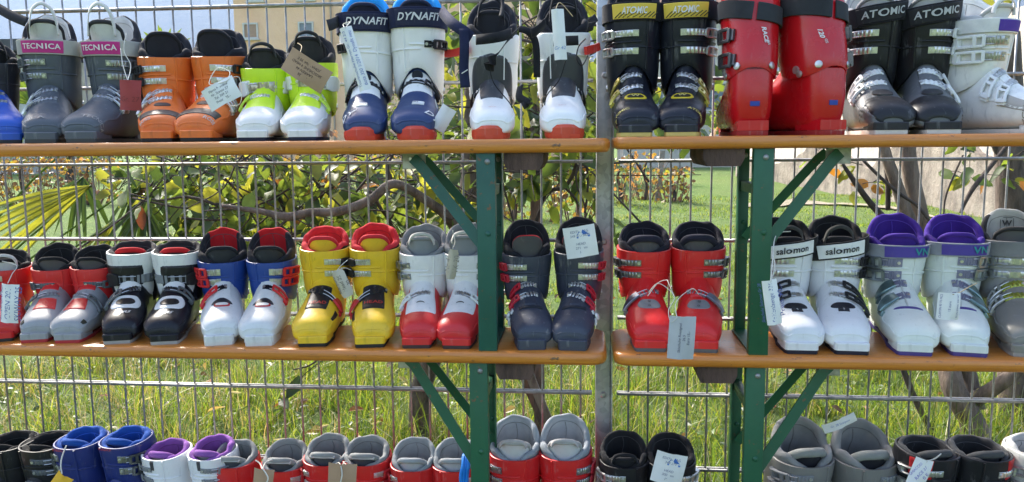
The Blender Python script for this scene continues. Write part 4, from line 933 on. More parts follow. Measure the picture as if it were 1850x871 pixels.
strap_on(('top', 0), [(-8, 12, -.24), (20, 28, -.26), (48, 40, -.27)], .024, (.4, 0, 1), col=(.02, .02, .025))

# ------------------------------------------------------------------ fast leaf and blade builders (numpy)
def bulk(name, vs, fs, mi, mats, parent=None, smooth=False):
    me = bpy.data.meshes.new(name); nv, nf = len(vs), len(fs); kk = fs.shape[1]
    me.vertices.add(nv); me.vertices.foreach_set('co', vs.astype(np.float32).ravel())
    me.loops.add(nf*kk); me.loops.foreach_set('vertex_index', fs.astype(np.int32).ravel())
    me.polygons.add(nf); me.polygons.foreach_set('loop_start', np.arange(0, nf*kk, kk, dtype=np.int32)); me.polygons.foreach_set('loop_total', np.full(nf, kk, dtype=np.int32))
    me.polygons.foreach_set('material_index', mi.astype(np.int32)); me.polygons.foreach_set('use_smooth', np.full(nf, smooth))
    for m_ in mats: me.materials.append(m_)
    me.update(); me.validate(); o = bpy.data.objects.new(name, me); COL.objects.link(o)
    if parent: o.parent = parent
    return o
def blades(P, h, wd, lean, az, seg=4, curve=1.):
    """P (n,3) roots -> verts, faces of tapered bending blades"""
    n = len(P); t = np.linspace(0, 1, seg+1)[None, :]; d = np.stack([np.cos(az), np.sin(az)], 1)
    out = lean[:, None]*h[:, None]*(t**(1.6*curve)); up = h[:, None]*(t-.35*np.clip(lean, 0, 1.6)[:, None]*t**2.4)
    cx = P[:, 0:1]+d[:, 0:1]*out; cy = P[:, 1:2]+d[:, 1:2]*out; cz_ = P[:, 2:3]+up
    tw = nr.rand(n)*pi; s_ = np.stack([np.cos(tw), np.sin(tw)], 1); ww = wd[:, None]*(1-t**1.8*.93)
    a = np.stack([cx-s_[:, 0:1]*ww/2, cy-s_[:, 1:2]*ww/2, cz_], 2); b = np.stack([cx+s_[:, 0:1]*ww/2, cy+s_[:, 1:2]*ww/2, cz_], 2)
    vs = np.stack([a, b], 2).reshape(-1, 3); base = (np.arange(n)*(seg+1)*2)[:, None]+np.arange(seg)[None, :]*2
    fs = np.stack([base, base+1, base+3, base+2], 2).reshape(-1, 4)
    return vs, fs
def leaves(C, D, N, L, W, fold=.25, droop=.25):
    """C centres of stalk end (n,3), D direction, N face normal; 4x2 quads per leaf"""
    n = len(C); D = D/np.linalg.norm(D, axis=1)[:, None]; B = np.cross(N, D); B /= np.linalg.norm(B, axis=1)[:, None]+1e-9; N = np.cross(D, B)
    ts = np.array([0, .14, .34, .58, .8, .94, 1.]); ws = np.array([.04, .62, .97, .92, .58, .22, .02]); rows = []
    for t_, w_ in zip(ts, ws):
        c = C+D*(L*t_)[:, None]-V(0, 0, 1)[None]*(L*droop*t_**2)[:, None]
        for sg in (-1, 0, 1): rows.append(c+B*(sg*w_*W/2)[:, None]+N*(abs(sg)*fold*w_*W/2)[:, None])
    vs = np.stack(rows, 1).reshape(-1, 3); nseg = len(ts)-1; base = (np.arange(n)*(nseg+1)*3)[:, None, None]+(np.arange(nseg)*3)[None, :, None]+np.arange(2)[None, None, :]
    fs = np.stack([base, base+1, base+4, base+3], 3).reshape(-1, 4)
    return vs, fs, nseg*2
LEAFM = [leafmat((.13, .19, .04), .55), leafmat((.05, .09, .03), .35), leafmat((.26, .28, .05), .6), leafmat((.33, .15, .03), .5), leafmat((.07, .12, .03), .45)]

# ------------------------------------------------------------------ trees behind the fence
BARK = bark((.12, .095, .08)); BARKD = bark((.06, .045, .038))
def tree(label, Y, trunks, twigs, leaf, cat='tree', name='tree', group=None, bk=None):
    """trunks: list of (pts[(px,py,dY)], [radii]); positions are computed at their own distance behind the fence"""
    bk = bk or BARK
    base = at(*trunks[0][0][0][:2], Y); base[2] = 0
    t = thing(name, base, label, cat, group)
    def pl(pts): return [np.array(at(x, y, Y+dy))-base for x, y, dy in pts]
    first = pl(trunks[0][0]); first = [V(first[0][0], first[0][1], -.05)]+first
    q = MB(); q.tube(first, [trunks[0][1][0]*1.25]+list(trunks[0][1]), 12, smooth=5); tr = q.build('trunk', bk, t, sharp=0)
    for pts, rs in trunks[1:]:
        q = MB(); q.tube(pl(pts), rs, 10, smooth=5); q.build('branch', bk, t, sharp=0)
    ends = []
    tw = MB()
    for pts, rs in twigs:
        q = MB(); q.tube(pl(pts), rs, 6, smooth=4); q.build('branch', BARKD, t, sharp=0)
    if leaf:
        n, region, size, cols, seedn = leaf; rs_ = np.random.RandomState(seedn)
        C = []
        for (x0, x1, y0, y1, dy0, dy1, cnt) in region:
            ncl = max(1, cnt//5)
            for _ in range(ncl):
                cxp, cyp, yy = rs_.uniform(x0, x1), rs_.uniform(y0, y1), Y+rs_.uniform(dy0, dy1)
                c0 = np.array(at(cxp, cyp, yy))-base
                # a twig with its leaves
                dr = nrm(V(rs_.normal(), rs_.normal()*.6, rs_.normal()*.5-.15)); ln = rs_.uniform(.10, .22)
                tw.tube([c0-dr*ln*.5, c0+V(0, 0, .01), c0+dr*ln*.5-V(0, 0, .02)], [.0022, .0012], 5, smooth=2)
                for q_ in range(5):
                    C.append(c0+dr*ln*(q_/4-.5)-V(0, 0, .01)+rs_.normal(size=3)*.012)
        if name == 'tree' and n == 0 and len(region) > 8:
            for _ in range(150):
                x0, x1, y0, y1, dy0, dy1, cnt = region[rs_.choice([0, 2, 2, 3, 5, 6, 6, 8])]
                p0 = np.array(at(rs_.uniform(x0, x1), rs_.uniform(y0, y1), Y+rs_.uniform(dy0, dy1)))-base; d0 = rs_.normal(size=3)*[.2, .08, .12]
                tw.tube([p0-d0, p0-d0*.2+rs_.normal(size=3)*.03, p0+d0*.5+rs_.normal(size=3)*.02, p0+d0], [.0045, .0015], 5, smooth=3)
        C = np.array(C); n_ = len(C)
        D = rs_.normal(size=(n_, 3))*[1, .8, .6]+[0, -.1, -.55]; N = rs_.normal(size=(n_, 3))*[.7, .7, .6]+[0, -.9, .8]
        L = rs_.uniform(size[0], size[1], n_); W = L*rs_.uniform(.5, .66, n_)
        vs, fs, kk = leaves(C, D, N, L, W); mi = np.repeat(rs_.choice(len(LEAFM), n_, p=cols), kk)
        vs = vs+rs_.normal(0, .0022, vs.shape)
        bulk('crown', vs, fs, mi, LEAFM, t, True)
    if tw.n: tag(tw.build('twigs', BARKD, t, sharp=0), kind='stuff')
    return t
tree('leafy tree with broad yellow green leaves and a crooked limb, behind the left fence panel', .95,
  [([(758, 800, .45), (762, 700, .35), (790, 620, .25), (822, 540, .15), (842, 440, .05), (850, 330, 0), (852, 240, 0), (858, 120, 0), (866, 0, 0), (868, -80, 0)], [.055, .047, .045, .044, .043, .040, .038, .034, .030, .026]),
   ([(838, 455, .03), (815, 400, -.2), (770, 362, -.3), (712, 332, -.4), (668, 362, -.42), (612, 382, -.45), (560, 384, -.45), (520, 392, -.45), (470, 382, -.45), (400, 372, -.45)], [.024, .019, .016, .015, .016, .015, .014, .015, .010, .007]),
   ([(852, 250, 0), (900, 190, .1), (950, 120, .1), (1010, 60, .1), (1060, -20, .1)], [.03, .02, .017, .014, .010])],
  [([(706, 330, -.15), (700, 300, -.15), (715, 270, -.1)], [.012, .007, .004]), ([(560, 384, -.2), (590, 340, -.2), (625, 318, -.2), (660, 300, -.15)], [.010, .008, .006, .004]),
   ([(400, 372, -.22), (340, 356, -.2), (285, 362, -.2), (235, 350, -.2)], [.008, .006, .004, .003]), ([(668, 345, -.15), (690, 380, -.15), (705, 400, -.1), (720, 430, -.1)], [.008, .006, .005, .003]),
   ([(520, 392, -.2), (500, 350, -.2), (480, 320, -.2), (500, 290, -.15)], [.008, .006, .004, .003]), ([(960, 440, .1), (985, 352, .1), (1020, 338, .1), (1040, 300, .05), (1030, 265, 0)], [.007, .008, .009, .007, .006]),
   ([(1020, 338, .1), (1040, 360, .1), (1045, 378, .1)], [.006, .005, .003]), ([(1052, 270, .1), (1060, 300, .1), (1062, 340, .1), (1056, 385, .1)], [.007, .006, .005, .004]),
   ([(585, 640, -.2), (560, 660, -.25), (530, 668, -.25)], [.004, .003, .002]), ([(700, 400, 0), (740, 450, 0), (760, 520, 0)], [.005, .004, .003]), ([(940, 250, .1), (980, 200, .1), (1030, 150, .1)], [.008, .006, .004])],
  (0, [(250, 420, 280, 350, -.35, .5, 150), (300, 420, 340, 440, -.3, .4, 70), (420, 660, 280, 400, -.4, .9, 460), (660, 850, 280, 380, -.3, .9, 240), (700, 840, 390, 470, .1, .9, 50), (400, 700, 380, 450, -.3, .9, 110),
       (780, 1080, 20, 260, -.4, .9, 560), (640, 1080, -60, 30, -.3, .8, 130), (890, 1075, 275, 345, -.3, .6, 75), (1040, 1120, 380, 420, -.3, .3, 14), (530, 590, 662, 685, -.27, -.22, 6), (1100, 1300, 110, 250, 0, .9, 70), (190, 270, 295, 345, -.2, .3, 25)], (.05, .092), (.32, .22, .24, .01, .21), 3))
tree('leafless looking tree with several brown trunks and thin grey branches, behind the right fence panel', 1.45,
  [([(1765, 800, 0), (1755, 760, 0), (1722, 700, 0), (1712, 640, .05), (1700, 560, .05), (1680, 470, .05), (1660, 380, 0), (1642, 290, 0), (1636, 180, 0), (1630, 40, 0)], [.062, .052, .048, .044, .04, .036, .034, .032, .029, .024]),
   ([(1690, 500, .05), (1662, 440, -.02), (1640, 390, -.05), (1615, 320, -.05), (1598, 270, -.05), (1575, 160, -.05)], [.03, .028, .026, .024, .022, .016]),
   ([(1760, 740, .02), (1752, 690, .05), (1744, 640, .05), (1735, 540, .1)], [.045, .035, .03, .02]),
   ([(1765, 720, 0), (1790, 705, -.05), (1825, 680, -.1), (1870, 640, -.1)], [.035, .03, .028, .022])],
  [([(1652, 430, 0), (1605, 400, -.1), (1575, 370, -.1), (1545, 330, -.15), (1522, 296, -.15)], [.014, .014, .013, .011, .006]), ([(1560, 290, -.2), (1590, 320, -.2), (1625, 350, -.2), (1660, 375, -.2), (1700, 430, -.2)], [.006, .007, .007, .007, .005]),
   ([(1622, 640, .1), (1640, 690, .1), (1662, 740, .1), (1680, 775, .1), (1700, 820, .1)], [.012, .014, .014, .013, .012]), ([(1830, 250, .2), (1790, 300, .15), (1755, 345, .1), (1735, 385, .1)], [.008, .010, .010, .006]),
   ([(1600, 280, 0), (1604, 330, 0), (1604, 380, 0)], [.012, .011, .010]), ([(1730, 20, -.3), (1700, 50, -.3), (1690, 110, -.3)], [.005, .004, .003]), ([(1740, 280, 0), (1710, 350, 0), (1705, 390, 0)], [.004, .004, .003]), ([(1660, 330, .1), (1640, 370, .1), (1615, 380, .1)], [.006, .005, .004])],
  (0, [(1700, 1770, 10, 240, -.6, .3, 45), (1725, 1760, 270, 330, -.3, .3, 10), (1500, 1520, 285, 300, -.2, .1, 3), (1800, 1850, 270, 340, -.2, .3, 10), (1560, 1700, 290, 420, -.2, .3, 14), (1600, 1700, -40, 20, -.3, .3, 20)], (.06, .09), (.26, .14, .40, .08, .12), 9), bk=bark((.15, .11, .085)))
tree('dark thick trunk at the right edge behind the fence', 1.9, [([(1838, 780, 0), (1836, 600, 0), (1832, 420, 0), (1828, 300, 0), (1822, 200, 0), (1818, 60, 0)], [.085, .08, .075, .07, .065, .055])], [([(1828, 320, 0), (1800, 270, 0), (1770, 200, 0)], [.02, .015, .01])], None, bk=bark((.10, .075, .06)))
t = tree('thin twig with hanging oval leaves in front of the upper right boots', .02, [([(1768, -60, 0), (1750, -10, -.04), (1722, 25, -.05), (1696, 48, -.06)], [.004, .0035, .003, .002])], [], None, 'twig', 'leafy_twig')
t.location = at(1768, -60, .02)
t.children[0].data.transform(mathutils.Matrix.Identity(4)); bpy.data.objects.remove(t.children[0])
o0 = np.array(t.location)
q = MB(); q.tube([np.array(at(*p))-o0 for p in ((1768, -60, .02), (1752, -12, -.02), (1735, 12, -.05), (1712, 30, -.08), (1700, 44, -.09))], [.004, .0022], 6, smooth=4); q.build('stem', BARKD, t)
for (x, y, x2, y2, L_, mi_) in ((1758, 24, 1768, 72, .07, 1), (1748, 20, 1724, 48, .05, 0), (1752, 70, 1738, 108, .05, 3), (1775, -5, 1800, 25, .05, 2), (1765, -20, 1740, 6, .045, 4)):
    a, b = np.array(at(x, y, -.08)), np.array(at(x2, y2, -.09)); vs, fs, kk = leaves(np.array([a-o0]), np.array([b-a]), np.array([[.2, -1, .3]]), np.array([np.linalg.norm(b-a)]), np.array([np.linalg.norm(b-a)*.62]), .2, .05)
    bulk('leaf', vs, fs, np.full(len(fs), mi_), LEAFM, t, True)

# fan palm at the left
base = at(-170, 700, 1.1); base[2] = 0
t = thing('fan_palm', base, 'small fan palm with yellow and dark green fronds at the far left', 'palm')
q = MB(); c0 = np.array(at(208, 330, 1.1))-base; q.tube([V(0, 0, -.05), V(0, 0, .12), V(-.01, 0, .3)], [.05, .045, .03], 10, smooth=4); q.build('trunk', BARKD, t, sharp=0)
PALM = [leafmat((.24, .26, .04), .5, 'frond'), leafmat((.045, .085, .02), .35, 'frond'), leafmat((.12, .19, .03), .5, 'frond')]
for (hx, hy, hd, dx, dy, spread, L_, mi_, nb) in ((165, 335, -.15, -1., -.42, .28, .62, 0, 9), (262, 368, -.1, -.25, -1., .75, .30, 1, 13), (150, 320, .1, -.3, -1, .8, .28, 1, 9), (300, 112, .1, .05, 1, .62, .20, 2, 9), (205, 400, 0, -.55, -.9, .3, .22, 0, 4), (330, 395, .1, .5, -.8, .9, .25, 1, 9), (60, 190, .2, -.3, .6, .8, .25, 2, 9), (250, 330, .1, .2, -1, .9, .33, 1, 12)):
    h0 = np.array(at(hx, hy, 1.1+hd))-base; main = atan2(dy, dx)
    q = MB(); q.tube([V(-.01, 0, .28), V(h0[0]*.35, h0[1]*.4, h0[2]*.6), h0], [.006, .004], 6, smooth=4); stalk = q.build('frond_stalk', PALM[2], t, sharp=0)
    vs_, fs_, n0 = [], [], 0
    for i in range(nb):
        a = main+spread*(2*i/(nb-1)-1); dr = V(cos(a), rnd.uniform(-.25, .1), sin(a)); l = L_*rnd.uniform(.8, 1.05)
        v, f, kk = leaves(np.array([h0]), np.array([dr]), np.array([[.1*i-.4, -1, .4]]), np.array([l]), np.array([.022]), .5, .28 if mi_ else .12); vs_.append(v); fs_.append(f+n0); n0 += len(v)
    bulk('frond', np.vstack(vs_), np.vstack(fs_), np.full(sum(len(f) for f in fs_), mi_), PALM, t, False)
# dead leaf that hangs on the branch
t = thing('dead_leaf', at(254, 372, .60), 'curled reddish brown dead leaf hanging left of the crooked limb', 'leaf')
vs, fs, kk = leaves(np.array([[0, 0, 0.]]), np.array([[0.02, 0, -1.]]), np.array([[.4, -1, 0]]), np.array([.085]), np.array([.036]), .9, 0); bulk('blade', vs, fs, np.zeros(len(fs)), [leafmat((.16, .05, .03), .25)], t, True)
q = MB(); q.tube([V(0, 0, 0), V(.004, 0, .03), V(-.002, 0, .06)], .001, 5); q.build('stalk', BARKD, t)

# stakes behind the fence
def plank(label, pts, w_, th, mat, name='wooden_stake', cat='stake', group=None):
    P = [at(*p) for p in pts]; o_ = P[-1].copy(); t = thing(name, o_, label, cat, group); q = MB(); q.ribbon([p-o_ for p in P], w_, th, (1, 0, .0)); q.build('timber', mat, t, smooth=False); return t
PLK = bark((.20, .15, .12)); PLK2 = bark((.15, .10, .085))
def to_ground(p):
    q_ = at(*p); return q_
plank('upright brown wooden stake left of the steel post behind the fence', [(966, 150, 1.3), (969, 400, 1.3), (975, 760, 1.3), (976, 812, 1.3)], .045, .045, PLK2)
plank('pale weathered plank leaning against the wooden stake', [(940, 625, 1.22), (962, 690, 1.22), (1008, 800, 1.22)], .035, .018, PLK)
plank('reddish brown plank crossing behind the pale plank', [(934, 640, 1.36), (955, 700, 1.36), (1000, 800, 1.36)], .04, .018, bark((.17, .10, .08)))

# ------------------------------------------------------------------ ground and lawn
def grassground():
    m, nt, b = nodes_of('grass_ground')
    n1 = noise(nt, .35, 8, .7); n2 = noise(nt, 9, 9, .8)
    c = ramp_mix(nt, cramp(nt, n1, .35, .65), (.10, .19, .022), (.15, .20, .045))
    mx = nt.nodes.new('ShaderNodeMix'); mx.data_type = 'RGBA'; nt.links.new(cramp(nt, n2, .42, .68), mx.inputs[0]); nt.links.new(c, mx.inputs[6]); mx.inputs[7].default_value = (.055, .10, .015, 1)
    nt.links.new(mx.outputs[2], b.inputs['Base Color']); b.inputs['Roughness'].default_value = 1; bump(nt, b, n2, 1, .08)
    return m
gx = np.r_[-3000, -600, -120, -40, np.linspace(-16, 20, 46), 40, 120, 600, 3000]; gy = np.r_[-300, -40, -8, np.linspace(-3, 45, 60), 70, 150, 600, 5000]
def gz(x, y):
    near = exp(-((x-2)/25)**2)*exp(-((y-10)/20)**2)
    return (.03*sin(x*1.3+y*.7)+.025*sin(y*1.9-x*.8)+.02*sin(3.1*x)*sin(2.3*y))*min(1, max(0, (y-.5)/3))*near
vs = [(x, y, gz(x, y)) for y in gy for x in gx]; nx = len(gx)
fs = [(j*nx+i, j*nx+i+1, (j+1)*nx+i+1, (j+1)*nx+i) for j in range(len(gy)-1) for i in range(nx-1)]
q = MB(); q.add(vs, fs); tag(q.build('ground', grassground(), smooth=True, sharp=0), kind='structure')
def gzv(X, Y): return np.array([gz(a, b) for a, b in zip(X, Y)])
GM = [leafmat((.145, .24, .03), .5, 'grass'), leafmat((.07, .125, .022), .4, 'grass'), leafmat((.26, .31, .045), .5, 'grass'), leafmat((.36, .30, .16), .35, 'straw'), leafmat((.50, .46, .36), .2, 'straw')]
def meadow(name, n, x0, x1, y0, y1, h, wd, p, label, clump=0, seg=4):
    X = nr.uniform(x0, x1, n); u = nr.rand(n); Yv = y0+(y1-y0)*u**1.25
    # view wedge: fewer blades far out to the sides
    if clump:
        nc = n//clump; ci = nr.randint(0, nc, n); cxs, cys = X[:nc], Yv[:nc]; X = cxs[ci]+nr.normal(0, .035, n); Yv = cys[ci]+nr.normal(0, .035, n)
    hh = nr.uniform(h[0], h[1], n)*(.42+.75*((np.sin(X*4.3+1)*np.sin(Yv*3.7+X)+1)/2)**1.2)*(1+.25*np.sin(X*11)*np.cos(Yv*9)); ww = nr.uniform(wd[0], wd[1], n)
    az = nr.uniform(0, 2*pi, n)+.0; lean = np.abs(nr.normal(.5, .45, n))
    P = np.stack([X, Yv, gzv(X, Yv)-.01], 1); v, f = blades(P, hh, ww, lean, az, seg)
    # straw is more frequent at the left and in patches
    dry = np.clip(.5+.5*np.sin(X*1.9+.6)*np.cos(Yv*1.3)-(X-.3)*.22, 0, 1)
    mi = np.array([nr.choice(5, p=p) for _ in range(n)]); sw = (nr.rand(n) < dry*.42); mi[sw] = nr.choice([3, 4, 1], sw.sum(), p=[.45, .2, .35])
    o = bulk(name, v, f, np.repeat(mi, seg), GM); return tag(o, kind='stuff')
meadow('tall_grass', 52000, -2.0, 4.8, .30, 3.6, (.10, .32), (.0028, .006), (.36, .32, .23, .07, .02), '', clump=14)
meadow('meadow_grass', 32000, -3.4, 6.8, 3.2, 7.5, (.06, .13), (.004, .008), (.44, .26, .24, .04, .02), '', clump=8, seg=3)
meadow('lawn_grass', 50000, -5, 11, 7, 18, (.04, .09), (.008, .016), (.46, .30, .22, .02, 0), '', seg=2)
n = 5200; X = nr.uniform(-1.8, 4.6, n); Yv = .4+3.6*nr.rand(n)**1.2; kx = np.sin(X*3.1)*np.cos(Yv*2.7+1) > -.2; X, Yv = X[kx], Yv[kx]; n = len(X)
v, f, kk = leaves(np.stack([X, Yv, nr.uniform(.01, .10, n)], 1), nr.normal(size=(n, 3))*[1, 1, .3]+[0, 0, .3], nr.normal(size=(n, 3))*.5+[0, 0, 1], nr.uniform(.02, .05, n), nr.uniform(.012, .028, n), .4, .2)
tag(bulk('weeds', v, f, np.repeat(nr.randint(0, 3, n), kk), [leafmat((.10, .17, .03), .4, 'weed'), leafmat((.17, .22, .05), .4, 'weed'), leafmat((.06, .10, .03), .3, 'weed')]), kind='stuff')
# pale seed heads and fallen leaves in the grass
n = 170; X = nr.uniform(-.7, 1.6, n); Yv = nr.uniform(.6, 3.6, n); H_ = nr.uniform(.10, .22, n)
D = nr.normal(size=(n, 3))*[1, 1, .3]+[.3, 0, .2]; v, f, kk = leaves(np.stack([X, Yv, H_], 1), D, nr.normal(size=(n, 3)), nr.uniform(.03, .055, n), nr.uniform(.008, .013, n), .8, .1)
tag(bulk('seed_heads', v, f, np.zeros(len(f)), [leafmat((.55, .50, .38), .3, 'seed')]), kind='stuff')
n = 220; X = nr.uniform(-1, 4.5, n); Yv = nr.uniform(.5, 5, n)
v, f, kk = leaves(np.stack([X, Yv, nr.uniform(.03, .13, n)], 1), nr.normal(size=(n, 3))*[1, 1, .3], nr.normal(size=(n, 3))*.5+[0, 0, 1], nr.uniform(.04, .09, n), nr.uniform(.025, .045, n), .6, .1)
tag(bulk('fallen_leaves', v, f, np.repeat(nr.randint(0, 3, n), kk), [leafmat((.28, .11, .05), .2, 'dryleaf'), leafmat((.40, .30, .15), .3, 'dryleaf'), leafmat((.16, .09, .05), .2, 'dryleaf')]), kind='stuff')

# ------------------------------------------------------------------ beyond the lawn
def plaster(c1, c2, scl=.6):
    m, nt, b = nodes_of('plaster'); n1 = noise(nt, scl, 9, .75); nt.links.new(ramp_mix(nt, cramp(nt, n1, .42, .62), c1, c2), b.inputs['Base Color'])
    b.inputs['Roughness'].default_value = .95; n2 = noise(nt, 5, 8, .8); bump(nt, b, n2, .9, .08); return m
def onground(x, y):
    v = ray(x, y); t_ = -CAM[2]/v[2]; return CAM+v*t_
# old garden wall that recedes to the left: stone foot and pale plaster
A_, B_ = onground(1335, 318), onground(1990, 425)
t = thing('garden_wall', (A_+B_)/2, 'old pale plastered garden wall with crumbling stone foot, behind the trees at the right', 'wall')
dv = (B_-A_); Lw = np.linalg.norm(dv); dv = dv/Lw; nv = V(dv[1], -dv[0], 0); nv = nv if nv[1] < 0 else -nv; cm = (A_+B_)/2
def wallseg(z0f, z1f, off, th_, n=60):
    rf, rb = [], []
    q = MB(); rings = []
    for i in range(n+1):
        u = i/n; p = A_+dv*Lw*u-cm; jit = .05*sin(i*1.7)+.04*sin(i*.61+2)
        z0, z1 = z0f(u), z1f(u)
        rings.append([p+nv*(off+jit*.3)+V(0, 0, z0), p+nv*off+V(0, 0, z1), p-nv*th_+V(0, 0, z1), p-nv*th_+V(0, 0, z0)])
    q.loft(rings, True, True, True); return q
rag = lambda u: .55+.75*u+.22*sin(u*19)+.13*sin(u*47+1)+.06*sin(u*110)
wallseg(lambda u: rag(u)-.02, lambda u: 3.4, 0, .3, 120).build('plaster_face', plaster((.78, .70, .62), (.60, .52, .45), .35), t, smooth=False)
wallseg(lambda u: -.2, rag, .12, .28, 120).build('stone_foot', plaster((.36, .31, .26), (.17, .14, .12), 1.4), t, smooth=False)
# bare path across the lawn
pa = [onground(x, y) for x, y in ((1330, 372), (1440, 366), (1530, 372), (1640, 384), (1760, 404))]
q = MB(); q.loft([[V(p[0], p[1]-w2, gz(p[0], p[1]-w2)+.035), V(p[0], p[1]-w2*.3, gz(p[0], p[1])+.04), V(p[0], p[1]+w2*.5, gz(p[0], p[1])+.04), V(p[0], p[1]+w2, gz(p[0], p[1]+w2)+.035)] for p, w2 in zip(spline(pa, 8), [.25+.25*abs(sin(i*.9)) for i in range(40)])], False)
tag(q.build('path', plaster((.36, .30, .23), (.22, .2, .12), 2.5), smooth=True), kind='structure')
# houses
def window(parent, x, z, w_, h_, y, kind='shutter'):
    f = MB()
    for cx, cz_, a_, b_ in ((x-w_/2, z, .09, h_+.09), (x+w_/2, z, .09, h_+.09), (x, z+h_/2, w_-.09, .09), (x, z-h_/2, w_-.09, .09)): f.box((cx, y-.05, cz_), (a_, .12, b_))
    fo = f.build('window', plain((.62, .60, .56), .6), parent, smooth=False)
    g_ = MB(); g_.box((x, y-.01, z), (w_-.09, .04, h_-.09)); g_.build('shutter' if kind == 'shutter' else 'pane', plain((.42, .27, .18), .7) if kind == 'shutter' else plain((.18, .22, .27), .15, 'glass'), fo, smooth=False)
    s_ = MB(); s_.box((x, y-.12, z-h_/2-.10), (w_+.3, .22, .07)); s_.build('sill', plain((.6, .57, .52), .7), fo, smooth=False)
D_ = 46.; hx0 = at(424, 60, D_)[0]; hx1 = at(1000, 60, D_)[0]; ox = (hx0+hx1)/2
t = thing('apartment_house', (ox, D_, 0), 'cream apartment house seen above the lime boots, with a closed tan shutter', 'house')
q = MB(); q.box((0, 5, 7.5), (hx1-hx0, 10, 15)); q.build('wall', plaster((.92, .60, .38), (.86, .53, .32), .5), t, smooth=False)
q = MB(); q.loft([[V(-(hx1-hx0)/2-.6, -.6, 15.), V((hx1-hx0)/2+.6, -.6, 15.)], [V(-(hx1-hx0)/2-.6, 5, 17.4), V((hx1-hx0)/2+.6, 5, 17.4)], [V(-(hx1-hx0)/2-.6, 10.6, 15.), V((hx1-hx0)/2+.6, 10.6, 15.)]], False); q.build('roof', plain((.25, .10, .06), .9), t, smooth=False)
for px_, py_, kd in ((453, 56, 'shutter'), (553, 54, 'pane'), (662, 54, 'shutter'), (462, -12, 'pane'), (553, -14, 'pane'), (453, 132, 'pane'), (553, 132, 'shutter'), (662, -14, 'shutter')):
    p = at(px_, py_, D_-.02); window(t, p[0]-ox, p[2], .85, .85, 0, kd)
q = MB(); q.box((at(573, 60, D_)[0]-ox+.9, -.08, 7.5), (.09, .09, 15)); q.build('downpipe', plain((.4, .32, .25), .5), t, smooth=False)
D_ = 38.; a_, b_ = at(1128, 60, D_)[0], at(1345, 60, D_)[0]; ox = (a_+b_)/2
t = thing('farmhouse', (ox, D_, 0), 'pale plastered farmhouse glimpsed between the black boots with yellow labels', 'house')
q = MB(); q.box((0, 4, 3.6), (b_-a_, 8, 7.2)); q.build('wall', plaster((.66, .60, .54), (.58, .52, .46), .5), t, smooth=False)
q = MB(); q.loft([[V(-(b_-a_)/2-.5, -.5, 7.2), V((b_-a_)/2+.5, -.5, 7.2)], [V(-(b_-a_)/2-.5, 4, 9.6), V((b_-a_)/2+.5, 4, 9.6)], [V(-(b_-a_)/2-.5, 8.5, 7.2), V((b_-a_)/2+.5, 8.5, 7.2)]], False); q.build('roof', plain((.20, .10, .07), .9), t, smooth=False)
for px_ in (1180, 1292): p = at(px_, 175, D_); window(t, p[0]-ox, p[2], 1., 1.3, 0, 'pane')
D_ = 34.; a_, b_ = at(-160, 90, D_)[0], at(54, 90, D_)[0]; ox = (a_+b_)/2; zt_ = at(20, 72, D_)[2]
t = thing('low_shed', (ox, D_, 0), 'low grey roofed shed at the far left edge behind the blue boot', 'shed')
q = MB(); q.box((0, 3, zt_/2-.35), (b_-a_, 6, zt_-.7)); q.build('wall', plaster((.55, .53, .5), (.4, .38, .36)), t, smooth=False)
q = MB(); q.box((0, 2.8, zt_-.3), (b_-a_+.8, 7, .5)); q.build('roof', plain((.06, .06, .07), .8), t, smooth=False)
# vines on posts
CON = plaster((.34, .30, .27), (.24, .21, .19), 3)
for (px_, py_, tx_, ty_, w_) in ((1187, 366, 1197, 272, .11), (1140, 340, 1143, 280, .09), (1228, 306, 1229, 262, .09)):
    g_ = onground(px_, py_); tp_ = at(tx_, ty_, g_[1]); t = thing('vine_post', g_, 'grey concrete vine post, the %s one' % {1187: 'nearest and thickest', 1140: 'thin middle', 1228: 'farthest'}[px_], 'post', 'concrete posts among the vines')
    q = MB(); q.ribbon([V(0, 0, -.1), tp_-g_], w_, w_*.8, (1, 0, 0)); q.build('shaft', CON, t, smooth=False)
VL = [leafmat((.42, .22, .09), .45, 'vineleaf'), leafmat((.30, .20, .05), .4, 'vineleaf'), leafmat((.16, .09, .05), .25, 'vineleaf'), leafmat((.22, .24, .04), .5, 'vineleaf')]
def vine(px_, py_, hpx, wpx, label, n=260, p=(.35, .25, .25, .15), stems=16):
    g_ = onground(px_, py_); s_ = (g_[1]-CAM[1])/FPX; H_, W_ = hpx*s_, wpx*s_
    t = thing('vine', g_, label, 'vine', 'autumn vines beyond the lawn')
    q = MB(); q.tube([V(0, 0, -.1), V(.04, 0, H_*.3), V(-.03, .05, H_*.6), V(.05, 0, H_*.85)], [.05, .035, .03, .015], 8, smooth=4); q.build('trunk', BARKD, t, sharp=0)
    q = MB()
    for _ in range(stems):
        x = nr.uniform(-W_/2, W_/2); q.tube([V(x*.6, nr.uniform(-.2, .2), 0), V(x, 0, H_*nr.uniform(.3, .6)), V(x*1.2+nr.normal()*.05, 0, H_*nr.uniform(.6, 1))], [.010, .004], 5, smooth=2)
    q.build('canes', bark((.20, .12, .08)), t, sharp=0)
    C = np.stack([nr.uniform(-W_/2, W_/2, n), nr.uniform(-.4, .4, n), H_*(1-nr.rand(n)**1.6*.95)], 1)
    v, f, kk = leaves(C, nr.normal(size=(n, 3)), nr.normal(size=(n, 3)), nr.uniform(.07, .13, n), nr.uniform(.06, .11, n), .3, .2)
    bulk('crown', v, f, np.repeat(nr.choice(4, n, p=p), kk), VL, t, True)
vine(1118, 372, 84, 60, 'orange leaved vine just right of the steel post', n=130, p=(.4, .2, .2, .2))
vine(1165, 362, 84, 70, 'orange brown vine around the middle posts', n=120)
